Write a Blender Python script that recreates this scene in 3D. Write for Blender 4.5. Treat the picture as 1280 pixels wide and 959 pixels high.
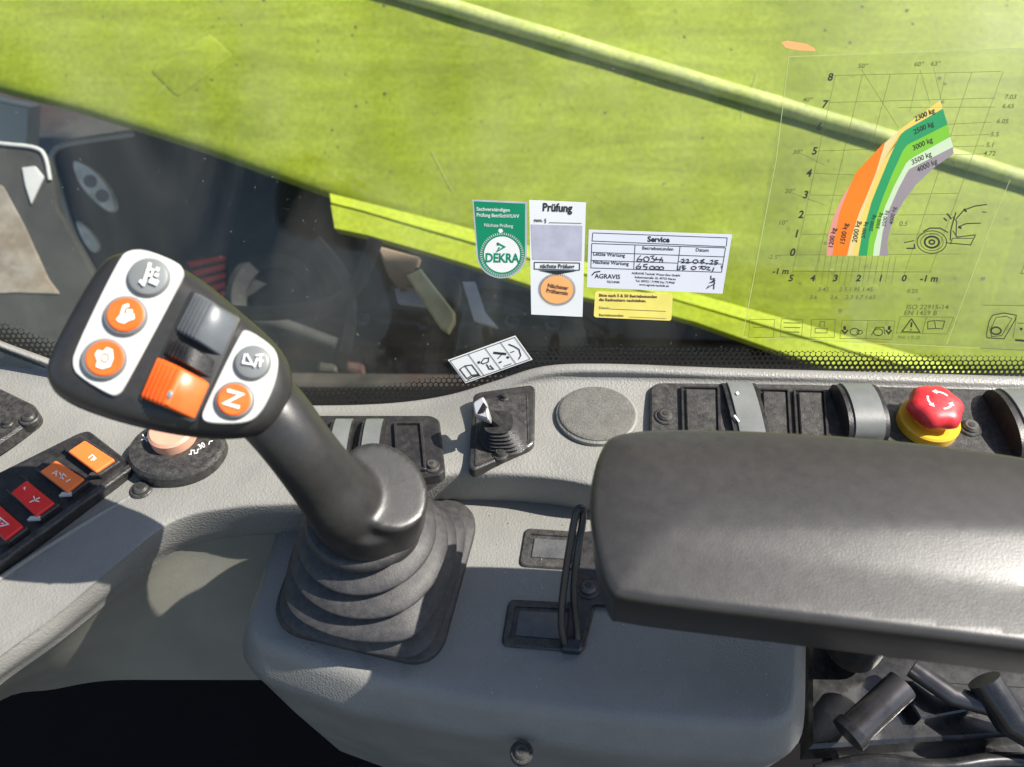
import bpy, bmesh, math, random
from mathutils import Vector, Matrix
random.seed(7)
S = bpy.context.scene
COL = S.collection
for o in list(bpy.data.objects): bpy.data.objects.remove(o)

# ------------------------------------------------------------------ camera
F = 1024.0                                   # focal length in reference pixels (1280 wide)
CAMZ = 0.40; PITCH = math.radians(48)
cam_d = bpy.data.cameras.new('camera'); cam = bpy.data.objects.new('camera', cam_d); COL.objects.link(cam)
cam.location = (0, 0, CAMZ); cam.rotation_euler = (math.radians(90) - PITCH, 0, 0)
cam_d.sensor_width = 36; cam_d.lens = F * 36 / 1280; cam_d.clip_start = 0.01; cam_d.clip_end = 500
cam_d.dof.use_dof = True; cam_d.dof.focus_distance = 0.47; cam_d.dof.aperture_fstop = 10
S.camera = cam
# ------------------------------------------------------------------ sky, sun, exposure
SUN = Vector((0.64, -0.012, 0.765)).normalized()
w = bpy.data.worlds.new('World'); S.world = w; w.use_nodes = True
nt = w.node_tree; nt.nodes.clear()
sky = nt.nodes.new('ShaderNodeTexSky'); sky.sky_type = 'NISHITA'; sky.sun_disc = False
sky.sun_elevation = math.asin(SUN.z); sky.sun_rotation = math.atan2(SUN.x, SUN.y)
bg = nt.nodes.new('ShaderNodeBackground'); bg.inputs[1].default_value = 0.08
wo = nt.nodes.new('ShaderNodeOutputWorld')
nt.links.new(sky.outputs[0], bg.inputs[0]); nt.links.new(bg.outputs[0], wo.inputs[0])
sd = bpy.data.lights.new('sun', 'SUN'); sd.energy = 4.4; sd.angle = math.radians(0.5); sd.color = (1.0, 0.95, 0.86)
so = bpy.data.objects.new('sun', sd); COL.objects.link(so)
so.rotation_euler = SUN.to_track_quat('Z', 'Y').to_euler(); so.location = (2, 1, 3)
S.view_settings.view_transform = 'Standard'; S.view_settings.look = 'None'
S.view_settings.exposure = 1.0; S.view_settings.gamma = 1
S.render.engine = 'CYCLES'
S.cycles.transparent_max_bounces = 24

# ------------------------------------------------------------------ geometry helpers
CP0 = Vector((0, 0, CAMZ))
FW = Vector((0, math.cos(PITCH), -math.sin(PITCH))); UPV = Vector((0, math.sin(PITCH), math.cos(PITCH)))
def ray(px, py): return FW + Vector((1, 0, 0)) * ((px - 640) / F) + UPV * ((479.5 - py) / F)
class Plane:
    """a real plane in the cab; photo pixels are read off onto it"""
    def __init__(s, p, n, u=(1, 0, 0)):
        s.p = Vector(p); s.n = Vector(n).normalized(); u = Vector(u)
        s.u = (u - s.n * u.dot(s.n)).normalized(); s.v = s.n.cross(s.u)
    def hit(s, px, py):
        d = ray(px, py); return CP0 + d * ((s.p - CP0).dot(s.n) / d.dot(s.n))
    def uv(s, px, py):
        q = s.hit(px, py) - s.p; return (q.dot(s.u), q.dot(s.v))
    def at(s, u, v, h=0): return s.p + s.u * u + s.v * v + s.n * h
def Zp(z): return Plane((0, 0, z), (0, 0, 1))
def Z(px, py, z): return Zp(z).hit(px, py)
def lift(pl, h): return Plane(pl.p + pl.n * h, pl.n, pl.u)

def chaikin(p, it=2, closed=True):
    for _ in range(it):
        q = []
        n = len(p)
        for i in range(n if closed else n - 1):
            a, b = p[i], p[(i + 1) % n]
            q.append(tuple(a[k] * .75 + b[k] * .25 for k in range(len(a)))); q.append(tuple(a[k] * .25 + b[k] * .75 for k in range(len(a))))
        if not closed: q = [p[0]] + q + [p[-1]]
        p = q
    return p
def rounded(p, r, seg=4):
    """round the corners of a 2D polygon by radius-like distance r"""
    out = []; n = len(p)
    for i in range(n):
        a, b, c = Vector(p[i - 1]), Vector(p[i]), Vector(p[(i + 1) % n])
        d1 = (a - b); d2 = (c - b); l = min(r, d1.length * .45, d2.length * .45)
        s_, e_ = b + d1.normalized() * l, b + d2.normalized() * l
        for k in range(seg + 1):
            t = k / seg; out.append(tuple(s_ * (1 - t) ** 2 + b * 2 * t * (1 - t) + e_ * t * t))
    return out
def area(p): return sum(p[i - 1][0] * p[i][1] - p[i][0] * p[i - 1][1] for i in range(len(p))) / 2
def inset(p, d):
    n = len(p); out = []
    for i in range(n):
        a, b, c = Vector(p[i - 1]), Vector(p[i]), Vector(p[(i + 1) % n])
        e1 = (b - a); e2 = (c - b)
        e1 = e1.normalized() if e1.length > 1e-9 else e2.normalized(); e2 = e2.normalized() if e2.length > 1e-9 else e1
        n1 = Vector((-e1.y, e1.x)); n2 = Vector((-e2.y, e2.x)); m = n1 + n2
        if m.length < 1e-6: m = n1
        m.normalize(); k = 1 / max(.5, m.dot(n1)); out.append(tuple(b + m * d * k))
    return out

class MB:
    """collects geometry for ONE mesh object"""
    def __init__(s): s.bm = bmesh.new(); s.uvs = None
    def face(s, pts, mi=0):
        vs = [s.bm.verts.new(p) for p in pts]
        f = s.bm.faces.new(vs); f.material_index = mi; return f
    def rings(s, rings, cap0=True, cap1=True, closed=True, mi=0):
        V = [[s.bm.verts.new(p) for p in r] for r in rings]
        n = len(V[0])
        for a, b in zip(V, V[1:]):
            for i in range(n if closed else n - 1):
                j = (i + 1) % n
                try: s.bm.faces.new((a[i], a[j], b[j], b[i])).material_index = mi
                except ValueError: pass
        f1 = None
        if cap0: s.bm.faces.new(V[0][::-1]).material_index = mi
        if cap1: f1 = s.bm.faces.new(V[-1]); f1.material_index = mi
        return V, f1
    def slab(s, pl, uvp, prof, crown=None, step=.006, mi=0, cap0=True, rnd=None):
        """outline uvp (m) on plane pl, lofted through (inset, height) steps and capped; crown(d, u, v) domes the cap"""
        if area(uvp) < 0: uvp = uvp[::-1]
        rg = []
        for d, h in prof:
            q = inset(uvp, d) if d else uvp
            if rnd: q = rounded(q, max(rnd - d, .0004), 5)
            rg.append([pl.at(x, y, h) for x, y in q])
        V, f = s.rings(rg, cap0=cap0, mi=mi)
        if crown:
            top = inset(uvp, prof[-1][0]); h0 = prof[-1][1]
            fl = [f]; geom = set(fl)
            xs = [q[0] for q in top]; ys = [q[1] for q in top]
            bmesh.ops.triangulate(s.bm, faces=fl)
            def cut(co, no):
                fs = [g for g in s.bm.faces if g.is_valid and all(abs((vv.co - pl.p).dot(pl.n) - h0) < 1e-5 for vv in g.verts)]
                es = {e for g in fs for e in g.edges}; vs = {vv for g in fs for vv in g.verts}
                bmesh.ops.bisect_plane(s.bm, geom=list(fs) + list(es) + list(vs), dist=1e-6, plane_co=co, plane_no=no)
            x = min(xs) + step
            while x < max(xs): cut(pl.at(x, 0), pl.u); x += step
            y = min(ys) + step
            while y < max(ys): cut(pl.at(0, y), pl.v); y += step
            n = len(top)
            for vv in s.bm.verts:
                r = vv.co - pl.p
                if abs(r.dot(pl.n) - h0) > 1e-5: continue
                q = Vector((r.dot(pl.u), r.dot(pl.v))); dm = 9
                for i in range(n):
                    a = Vector(top[i - 1]); b = Vector(top[i]); ab = b - a
                    t = max(0, min(1, (q - a).dot(ab) / max(ab.length_squared, 1e-12))); dm = min(dm, (q - a - ab * t).length)
                vv.co += pl.n * crown(dm, q.x, q.y)
        return s
    def pslab(s, pl, px, prof, round_=None, **k):
        """same with the outline given in photo pixels"""
        p = [pl.uv(*q) for q in px]
        return s.slab(pl, p, prof, rnd=round_, **k)
    def disc(s, pl, u, v, r, prof, n=32, ry=None, **k):
        ry = ry or r
        return s.slab(pl, [(u + r * math.cos(2 * math.pi * i / n), v + ry * math.sin(2 * math.pi * i / n)) for i in range(n)], prof, **k)
    def box(s, a, b, bev=0):
        a = Vector(a); b = Vector(b)
        pl = Zp(0); o = [(a.x, a.y), (b.x, a.y), (b.x, b.y), (a.x, b.y)]
        pr = [(bev, a.z), (0, a.z + bev), (0, b.z - bev), (bev, b.z)] if bev else [(0, a.z), (0, b.z)]
        return s.slab(pl, o, pr)
    def tube(s, pts, r, n=12, caps=True):
        pts = [Vector(p) for p in pts]; rs = r if isinstance(r, (list, tuple)) else [r] * len(pts)
        rg = []; N = None
        for i, p in enumerate(pts):
            t = (pts[min(i + 1, len(pts) - 1)] - pts[max(i - 1, 0)]).normalized()
            if N is None: N = t.orthogonal().normalized()
            N = (N - t * N.dot(t)).normalized(); B = t.cross(N)
            rg.append([p + (N * math.cos(2 * math.pi * k / n) + B * math.sin(2 * math.pi * k / n)) * rs[i] for k in range(n)])
        s.rings(rg, cap0=caps, cap1=caps); return s
    def ribbon(s, M, pts, wpx, off, closed=False):
        """flat printed line in pixel space, laid on a plane by M"""
        p = [Vector(q) for q in pts]
        if closed: p = p + [p[0]]
        L = []; R = []
        for i, q in enumerate(p):
            if closed and i in (0, len(p) - 1): t1 = p[-1] - p[-2]; t2 = p[1] - p[0]
            else: t1 = q - p[i - 1] if i else p[1] - q; t2 = p[i + 1] - q if i < len(p) - 1 else t1
            t1 = t1.normalized(); t2 = t2.normalized(); t = t1 + t2
            if t.length < 1e-6: t = t1
            t.normalize(); nn = Vector((-t.y, t.x)); k = wpx / 2 / max(.5, t.dot(t1)); L.append(q + nn * k); R.append(q - nn * k)
        for i in range(len(p) - 1):
            s.face([M(*a, off) for a in (L[i], L[i + 1], R[i + 1], R[i])][::1])
        return s
    def poly(s, M, pts, off): s.face([M(*q, off) for q in pts]); return s
    def text(s, M, txt, px, py, size, off, ang=0, sx=1.0, bold=0, shear=0, align='LEFT', vdir=None):
        vs, fs = glyphs(txt, bold, shear, align)
        a = math.radians(ang); r = Vector((math.cos(a), -math.sin(a))); u = Vector((-math.sin(a), -math.cos(a)))
        if vdir: u = Vector(vdir)
        V = []
        for x, y in vs:
            q = Vector((px, py)) + r * (x * size * sx) + u * (y * size)
            V.append(s.bm.verts.new(M(q.x, q.y, off)))
        for f in fs:
            try: s.bm.faces.new([V[i] for i in f])
            except ValueError: pass
        return s
    def build(s, name, mat, root=None, smooth=35, kind=None, uv=None):
        bmesh.ops.remove_doubles(s.bm, verts=s.bm.verts, dist=1e-7)
        if s.bm.faces: bmesh.ops.recalc_face_normals(s.bm, faces=s.bm.faces)
        me = bpy.data.meshes.new(name)
        top = root
        off = Vector((0, 0, 0))
        while top is not None: off += Vector(top.location); top = top.parent
        if root is not None and root.type != 'EMPTY' and root.parent is None: pass
        base = Vector((0, 0, 0))
        if root is None and s.bm.verts:
            zs = min(v.co.z for v in s.bm.verts); c = sum((v.co for v in s.bm.verts), Vector()) / len(s.bm.verts)
            base = Vector((c.x, c.y, zs)); off = base
        for v in s.bm.verts: v.co -= off
        s.bm.to_mesh(me); s.bm.free()
        for m in (mat if isinstance(mat, (list, tuple)) else [mat]): me.materials.append(m)
        if smooth:
            me.polygons.foreach_set('use_smooth', [True] * len(me.polygons)); me.set_sharp_from_angle(angle=math.radians(smooth))
        o = bpy.data.objects.new(name, me); COL.objects.link(o)
        if root is not None: o.parent = root
        else: o.location = base
        if kind: o['kind'] = kind
        return o
GC = {}
def glyphs(txt, bold, shear, align):
    k = (txt, bold, shear, align)
    if k in GC: return GC[k]
    c = bpy.data.curves.new('tmp', 'FONT'); c.body = txt; c.resolution_u = 3; c.align_x = align; c.size = 1; c.offset = bold; c.shear = shear
    o = bpy.data.objects.new('tmp', c); COL.objects.link(o)
    dg = bpy.context.evaluated_depsgraph_get(); ev = o.evaluated_get(dg); me = ev.to_mesh()
    r = ([(v.co.x, v.co.y) for v in me.vertices], [tuple(p.vertices) for p in me.polygons])
    ev.to_mesh_clear(); bpy.data.objects.remove(o); bpy.data.curves.remove(c); GC[k] = r
    return r
def thing(name, loc, label, cat, group=None):
    o = bpy.data.objects.new(name, None); COL.objects.link(o); o.location = loc; o.empty_display_size = .02
    return tag(o, label, cat, group)
def tag(o, label, cat, group=None):
    o['label'] = label; o['category'] = cat
    if group: o['group'] = group
    return o

# ------------------------------------------------------------------ materials
def mat(name, col, rough=.5, metal=0., vary=.12, vscale=30, bump=0., bscale=900, dust=0., dustcol=(.45, .42, .36), dscale=60, spec=.5, coat=0., kind='noise', rvar=.1, hue=None, streak=0.):
    m = bpy.data.materials.new(name); m.use_nodes = True; N = m.node_tree; N.nodes.clear(); L = N.links.new
    out = N.nodes.new('ShaderNodeOutputMaterial'); b = N.nodes.new('ShaderNodeBsdfPrincipled'); L(b.outputs[0], out.inputs[0])
    tc = N.nodes.new('ShaderNodeNewGeometry')
    n1 = N.nodes.new('ShaderNodeTexNoise'); n1.inputs['Scale'].default_value = vscale; n1.inputs['Detail'].default_value = 6; n1.inputs['Roughness'].default_value = .6
    L(tc.outputs['Position'], n1.inputs['Vector'])
    mr = N.nodes.new('ShaderNodeMapRange'); mr.inputs[1].default_value = .3; mr.inputs[2].default_value = .7; mr.inputs[3].default_value = 1 - vary; mr.inputs[4].default_value = 1 + vary
    L(n1.outputs[0], mr.inputs[0])
    mx = N.nodes.new('ShaderNodeVectorMath'); mx.operation = 'SCALE'; mx.inputs[0].default_value = col; L(mr.outputs[0], mx.inputs['Scale'])
    last = mx.outputs[0]
    if hue:
        n5 = N.nodes.new('ShaderNodeTexNoise'); n5.inputs['Scale'].default_value = vscale * .37; n5.inputs['Detail'].default_value = 3; L(tc.outputs['Position'], n5.inputs['Vector'])
        r5 = N.nodes.new('ShaderNodeMapRange'); r5.inputs[1].default_value = .4; r5.inputs[2].default_value = .65; L(n5.outputs[0], r5.inputs[0])
        h5 = N.nodes.new('ShaderNodeMix'); h5.data_type = 'RGBA'; h5.inputs['B'].default_value = (*hue, 1); L(r5.outputs[0], h5.inputs['Factor']); L(last, h5.inputs['A']); last = h5.outputs['Result']
    if dust:
        n2 = N.nodes.new('ShaderNodeTexNoise'); n2.inputs['Scale'].default_value = dscale; n2.inputs['Detail'].default_value = 9; n2.inputs['Roughness'].default_value = .75
        L(tc.outputs['Position'], n2.inputs['Vector'])
        m2 = N.nodes.new('ShaderNodeMapRange'); m2.inputs[1].default_value = .42; m2.inputs[2].default_value = .75; m2.inputs[3].default_value = 0; m2.inputs[4].default_value = dust; L(n2.outputs[0], m2.inputs[0])
        n3 = N.nodes.new('ShaderNodeTexNoise'); n3.inputs['Scale'].default_value = 1500; n3.inputs['Detail'].default_value = 2; L(tc.outputs['Position'], n3.inputs['Vector'])
        m3 = N.nodes.new('ShaderNodeMapRange'); m3.inputs[1].default_value = .66; m3.inputs[2].default_value = .72; m3.inputs[4].default_value = dust * 1.2; L(n3.outputs[0], m3.inputs[0])
        ad = N.nodes.new('ShaderNodeMath'); ad.operation = 'ADD'; ad.use_clamp = True; L(m2.outputs[0], ad.inputs[0]); L(m3.outputs[0], ad.inputs[1])
        mm = N.nodes.new('ShaderNodeMix'); mm.data_type = 'RGBA'; mm.inputs['B'].default_value = (*dustcol, 1)
        L(ad.outputs[0], mm.inputs['Factor']); L(last, mm.inputs['A']); last = mm.outputs['Result']
    if streak:
        mp = N.nodes.new('ShaderNodeMapping'); mp.inputs['Rotation'].default_value = (.6, .3, .28); mp.inputs['Scale'].default_value = (2.2, 22, 9); L(tc.outputs['Position'], mp.inputs[0])
        a1 = N.nodes.new('ShaderNodeTexNoise'); a1.inputs['Scale'].default_value = 1.6; a1.inputs['Detail'].default_value = 8; a1.inputs['Roughness'].default_value = .65; a1.inputs['Distortion'].default_value = .8; L(mp.outputs[0], a1.inputs['Vector'])
        a2 = N.nodes.new('ShaderNodeTexNoise'); a2.inputs['Scale'].default_value = 170; a2.inputs['Detail'].default_value = 4; L(tc.outputs['Position'], a2.inputs['Vector'])
        r1 = N.nodes.new('ShaderNodeMapRange'); r1.inputs[1].default_value = .35; r1.inputs[2].default_value = .7; r1.inputs[3].default_value = 1 - streak; r1.inputs[4].default_value = 1 + streak * .7; L(a1.outputs[0], r1.inputs[0])
        r2 = N.nodes.new('ShaderNodeMapRange'); r2.inputs[1].default_value = .3; r2.inputs[2].default_value = .7; r2.inputs[3].default_value = .86; r2.inputs[4].default_value = 1.14; L(a2.outputs[0], r2.inputs[0])
        mm1 = N.nodes.new('ShaderNodeMath'); mm1.operation = 'MULTIPLY'; L(r1.outputs[0], mm1.inputs[0]); L(r2.outputs[0], mm1.inputs[1])
        sc = N.nodes.new('ShaderNodeVectorMath'); sc.operation = 'SCALE'; L(last, sc.inputs[0]); L(mm1.outputs[0], sc.inputs['Scale']); last = sc.outputs[0]
        # sparse dark grime flecks
        v1 = N.nodes.new('ShaderNodeTexNoise'); v1.inputs['Scale'].default_value = 95; v1.inputs['Detail'].default_value = 2; L(tc.outputs['Position'], v1.inputs['Vector'])
        r3 = N.nodes.new('ShaderNodeMapRange'); r3.inputs[1].default_value = .71; r3.inputs[2].default_value = .76; r3.inputs[4].default_value = .6; L(v1.outputs[0], r3.inputs[0])
        h3 = N.nodes.new('ShaderNodeMix'); h3.data_type = 'RGBA'; h3.inputs['B'].default_value = (.09, .10, .03, 1); L(r3.outputs[0], h3.inputs['Factor']); L(last, h3.inputs['A']); last = h3.outputs['Result']
    L(last, b.inputs['Base Color'])
    b.inputs['Metallic'].default_value = metal; b.inputs['Specular IOR Level'].default_value = spec
    b.inputs['Coat Weight'].default_value = coat; b.inputs['Coat Roughness'].default_value = .15
    r = N.nodes.new('ShaderNodeMapRange'); r.inputs[1].default_value = .3; r.inputs[2].default_value = .7; r.inputs[3].default_value = max(.03, rough - rvar); r.inputs[4].default_value = min(1, rough + rvar)
    L(n1.outputs[0], r.inputs[0]); L(r.outputs[0], b.inputs['Roughness'])
    if bump:
        if kind == 'grain':
            t = N.nodes.new('ShaderNodeTexVoronoi'); t.feature = 'SMOOTH_F1'; t.inputs['Scale'].default_value = bscale; t.inputs['Smoothness'].default_value = .3; h = t.outputs['Distance']
        else:
            t = N.nodes.new('ShaderNodeTexNoise'); t.inputs['Scale'].default_value = bscale; t.inputs['Detail'].default_value = 3; h = t.outputs[0]
        L(tc.outputs['Position'], t.inputs['Vector'])
        bp = N.nodes.new('ShaderNodeBump'); bp.inputs['Strength'].default_value = bump; bp.inputs['Distance'].default_value = .0004 if kind == 'grain' else .0005
        L(h, bp.inputs['Height']); L(bp.outputs[0], b.inputs['Normal'])
    m['b'] = 1
    return m
M = dict(
    console=mat('console_grey_plastic', (.212, .208, .193), .5, bump=.55, bscale=800, kind='grain', vary=.08, vscale=25, dust=.10, dscale=90),
    pod=mat('pod_grey_plastic', (.205, .202, .188), .47, bump=.5, bscale=900, kind='grain', vary=.06, vscale=20, dust=.08, dscale=70),
    wall=mat('lower_trim_plastic', (.22, .215, .18), .6, bump=.2, bscale=500, vary=.1, vscale=18, dust=.08),
    black=mat('black_satin_plastic', (.018, .017, .018), .36, bump=.25, bscale=1400, dust=.07, dscale=250, vary=.15, vscale=100),
    blackd=mat('dusty_black_plastic', (.022, .021, .021), .45, bump=.5, bscale=1300, dust=.15, dscale=300, vary=.15, vscale=120),
    grip=mat('grip_black_rubber', (.024, .023, .022), .38, bump=.12, bscale=1600, dust=.015, dscale=200, vary=.1, vscale=300, spec=.55, rvar=.02),
    boot=mat('boot_rubber', (.031, .030, .032), .55, bump=.35, bscale=1500, dust=.10, dscale=260, vary=.1, vscale=90, rvar=.05),
    arm=mat('armrest_skin', (.034, .031, .028), .36, bump=.12, bscale=1300, dust=.05, dustcol=(.27, .235, .19), dscale=220, vary=.08, vscale=140, spec=.8, coat=.05, rvar=.02),
    gcap=mat('rocker_grey_cap', (.145, .152, .148), .4, bump=.1, dust=.06),
    bgrey=mat('button_grey', (.17, .18, .18), .4, vary=.08),
    rollg=mat('thumbwheel_grey', (.10, .11, .12), .38, dust=.06),
    orange=mat('orange_plastic', (.80, .12, .012), .42, vary=.12, vscale=80, dust=.04),
    orange2=mat('orange_print', (.82, .17, .03), .45, vary=.08, dust=.04),
    red=mat('red_plastic', (.72, .015, .012), .35, vary=.1, dust=.05),
    redc=mat('red_cap', (.62, .02, .03), .38, vary=.12, dust=.10, dustcol=(.8, .5, .45)),
    yellow=mat('yellow_plastic', (.75, .42, .02), .4, vary=.1, dust=.05),
    white=mat('white_panel', (.47, .47, .44), .42, vary=.05, dust=.05, dustcol=(.35, .33, .3)),
    print=mat('white_print', (.75, .75, .72), .6, vary=.05),
    ink=mat('black_print', (.018, .02, .018), .6, vary=.1),
    inkf=mat('faded_print', (.10, .13, .04), .7, vary=.2),
    pen=mat('pen_ink', (.03, .03, .035), .6, vary=.3, vscale=400),
    paper=mat('sticker_paper', (.66, .68, .74), .5, vary=.04, dust=.05),
    paperw=mat('sticker_white', (.72, .74, .74), .5, vary=.04, dust=.04),
    yel=mat('yellow_paper', (.80, .70, .16), .55, vary=.08, vscale=60),
    dgreen=mat('green_print', (.0, .22, .10), .4, vary=.08),
    greyp=mat('grey_print', (.42, .42, .50), .5, vary=.12, vscale=90),
    peach=mat('peach_print', (.85, .42, .15), .5, vary=.06),
    brown=mat('brown_print', (.12, .06, .04), .5),
    steel=mat('screw_steel', (.06, .058, .055), .42, metal=.5, dust=.25),
    silver=mat('lever_silver', (.50, .51, .52), .3, metal=.3, vary=.08, dust=.05),
    wire=mat('painted_wire', (.015, .015, .017), .25, spec=.6, dust=.06),
    lime=mat('lime_paint', (.190, .240, .008), .5, streak=.2, vary=.22, vscale=6, dust=.6, dustcol=(.32, .365, .08), dscale=6, hue=(.25, .31, .012), spec=.2, bump=.12, bscale=30),
    lime_lit=mat('lime_flange_sunlit', (.33, .40, .016), .55, streak=.12, vary=.10, vscale=9, dust=.16, dustcol=(.5, .55, .2), dscale=7, spec=.25),  # lighter copy of the boom lime, sunlit tone put into the colour
    pipe=mat('dusty_pipe_highlight', (.46, .52, .14), .55, streak=.15, vary=.2, vscale=20, dust=.6, dustcol=(.5, .5, .30), dscale=30, spec=.3),  # cream dust tone also paints the bright highlight along the pipe
    tube=mat('bare_metal_tube', (.10, .095, .10), .33, metal=.7, vary=.3, vscale=40),
    chassis=mat('dirty_chassis', (.028, .028, .024), .6, vary=.5, vscale=9, dust=.4, dustcol=(.11, .10, .08), dscale=12, bump=.4, bscale=60, hue=(.035, .018, .013)),
    rust=mat('rusty_red_primer', (.055, .022, .017), .7, vary=.4, vscale=14, dust=.4, dustcol=(.09, .08, .065), dscale=16),
    glossblack=mat('gloss_dark_panel', (.040, .040, .035), .35, vary=.3, vscale=5, dust=.3, dustcol=(.12, .115, .095), dscale=12, spec=.25),
    rim=mat('pale_rim', (.42, .43, .42), .45, dust=.1),
    lens=mat('lamp_lens', (.85, .85, .78), .15, vary=.3, vscale=40, coat=.6),
    beige=mat('beige_bracket', (.42, .36, .20), .6, vary=.2, vscale=30, dust=.2),
    tan=mat('brown_fabric', (.20, .12, .06), .7, vary=.5, vscale=14, dust=.4, dustcol=(.5, .5, .48), dscale=8),
    skin=mat('pink_knob_cap', (.62, .32, .22), .45, vary=.08, vscale=60),
    mud=mat('dry_mud', (.13, .12, .09), .9, vary=.4, vscale=40, bump=.6, bscale=90),
    rubber=mat('tyre_rubber', (.02, .02, .02), .8, vary=.4, dust=.4, dustcol=(.12, .11, .09), dscale=25),
    gravel=mat('gravel_yard', (.10, .095, .08), .9, vary=.5, vscale=40, bump=1, bscale=60, dust=.4, dscale=30, dustcol=(.2, .19, .16)),
    floor=mat('cab_floor_mat', (.0035, .0028, .0036), .8, vary=.4, vscale=8, bump=.3, bscale=400, spec=.15),  # near black, the footwell shade is held in the colour
)
def flat_print(name, c, r=.5): M[name] = mat(name, c, r, vary=.05)
for n_, c_ in (('band_pink', (.70, .28, .22)), ('band_orange', (.85, .20, .004)), ('band_cream', (.75, .60, .28)), ('band_yellow', (.78, .58, .12)), ('band_green', (.02, .30, .10)),
               ('band_lime', (.20, .52, .03)), ('band_pale', (.58, .70, .46)), ('band_grey', (.30, .26, .27))): flat_print(n_, c_)

def glass_mat(name, tint=(1, 1, 1), dirt_reflections=.05, haze=.0):
    m = bpy.data.materials.new(name); m.use_nodes = True; N = m.node_tree; N.nodes.clear(); L = N.links.new
    out = N.nodes.new('ShaderNodeOutputMaterial'); tr = N.nodes.new('ShaderNodeBsdfTransparent'); tr.inputs[0].default_value = (*tint, 1)
    gl = N.nodes.new('ShaderNodeBsdfGlossy'); gl.inputs['Roughness'].default_value = .03
    fr = N.nodes.new('ShaderNodeFresnel'); fr.inputs[0].default_value = 1.33
    mx = N.nodes.new('ShaderNodeMixShader'); L(fr.outputs[0], mx.inputs[0]); L(tr.outputs[0], mx.inputs[1]); L(gl.outputs[0], mx.inputs[2])
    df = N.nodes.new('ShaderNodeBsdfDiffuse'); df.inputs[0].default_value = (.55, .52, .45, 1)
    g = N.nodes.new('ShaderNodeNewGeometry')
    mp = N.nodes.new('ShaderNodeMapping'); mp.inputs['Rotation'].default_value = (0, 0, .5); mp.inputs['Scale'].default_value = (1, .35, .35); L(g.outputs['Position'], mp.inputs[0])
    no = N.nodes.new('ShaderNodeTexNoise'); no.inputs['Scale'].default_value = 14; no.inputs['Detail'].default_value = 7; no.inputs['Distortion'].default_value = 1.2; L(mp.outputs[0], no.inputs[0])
    mr = N.nodes.new('ShaderNodeMapRange'); mr.inputs[1].default_value = .4; mr.inputs[2].default_value = .75; mr.inputs[3].default_value = haze; mr.inputs[4].default_value = haze + dirt_reflections; L(no.outputs[0], mr.inputs[0])  # soft pale smears: dust mixed with painted-in reflections of the cab
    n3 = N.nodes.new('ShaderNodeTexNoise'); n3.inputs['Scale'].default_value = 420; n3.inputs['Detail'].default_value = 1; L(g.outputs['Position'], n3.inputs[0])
    m3 = N.nodes.new('ShaderNodeMapRange'); m3.inputs[1].default_value = .74; m3.inputs[2].default_value = .77; m3.inputs[4].default_value = dirt_reflections * 1.6; L(n3.outputs[0], m3.inputs[0])
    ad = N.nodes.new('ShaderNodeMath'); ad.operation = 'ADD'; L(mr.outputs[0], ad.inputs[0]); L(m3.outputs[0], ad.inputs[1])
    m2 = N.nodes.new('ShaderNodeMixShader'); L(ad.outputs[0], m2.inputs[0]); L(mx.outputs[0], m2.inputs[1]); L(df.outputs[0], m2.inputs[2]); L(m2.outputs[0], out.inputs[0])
    return m
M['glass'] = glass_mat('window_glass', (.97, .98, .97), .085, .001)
M['film'] = glass_mat('clear_film', (.965, .965, .94), .03, .0)
def frit_mat():
    m = bpy.data.materials.new('frit_dots'); m.use_nodes = True; N = m.node_tree; N.nodes.clear(); L = N.links.new
    out = N.nodes.new('ShaderNodeOutputMaterial'); tr = N.nodes.new('ShaderNodeBsdfTransparent')
    b = N.nodes.new('ShaderNodeBsdfPrincipled'); b.inputs['Base Color'].default_value = (.012, .012, .012, 1); b.inputs['Roughness'].default_value = .35
    uv = N.nodes.new('ShaderNodeUVMap'); uv.uv_map = 'plane'; s = 1 / .0033
    def vm(op, a, bb):
        n = N.nodes.new('ShaderNodeVectorMath'); n.operation = op
        if isinstance(a, tuple): n.inputs[0].default_value = a
        else: L(a, n.inputs[0])
        if bb is not None:
            if isinstance(bb, tuple): n.inputs[1].default_value = bb
            else: L(bb, n.inputs[1])
        return n.outputs['Value' if op == 'LENGTH' else 0]
    q = vm('MULTIPLY', uv.outputs[0], (s, s / 1.732, 0))
    def cell(v): return vm('LENGTH', vm('MULTIPLY', vm('SUBTRACT', vm('FRACTION', v, None), (.5, .5, 0)), (1, 1.732, 0)), None)
    d1 = cell(q); d2 = cell(vm('ADD', q, (.5, .5, 0)))
    mn = N.nodes.new('ShaderNodeMath'); mn.operation = 'MINIMUM'; L(d1, mn.inputs[0]); L(d2, mn.inputs[1])
    uv2 = N.nodes.new('ShaderNodeUVMap'); uv2.uv_map = 'edge'; sp = N.nodes.new('ShaderNodeSeparateXYZ'); L(uv2.outputs[0], sp.inputs[0])
    mr = N.nodes.new('ShaderNodeMapRange'); mr.inputs[1].default_value = .25; mr.inputs[2].default_value = 1; mr.inputs[3].default_value = .12; mr.inputs[4].default_value = .50; L(sp.outputs[1], mr.inputs[0])
    lt = N.nodes.new('ShaderNodeMath'); lt.operation = 'LESS_THAN'; L(mn.outputs[0], lt.inputs[0]); L(mr.outputs[0], lt.inputs[1])
    mx = N.nodes.new('ShaderNodeMixShader'); L(lt.outputs[0], mx.inputs[0]); L(b.outputs[0], mx.inputs[1]); L(tr.outputs[0], mx.inputs[2]); L(mx.outputs[0], out.inputs[0])
    return m
M['frit'] = frit_mat()

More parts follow.
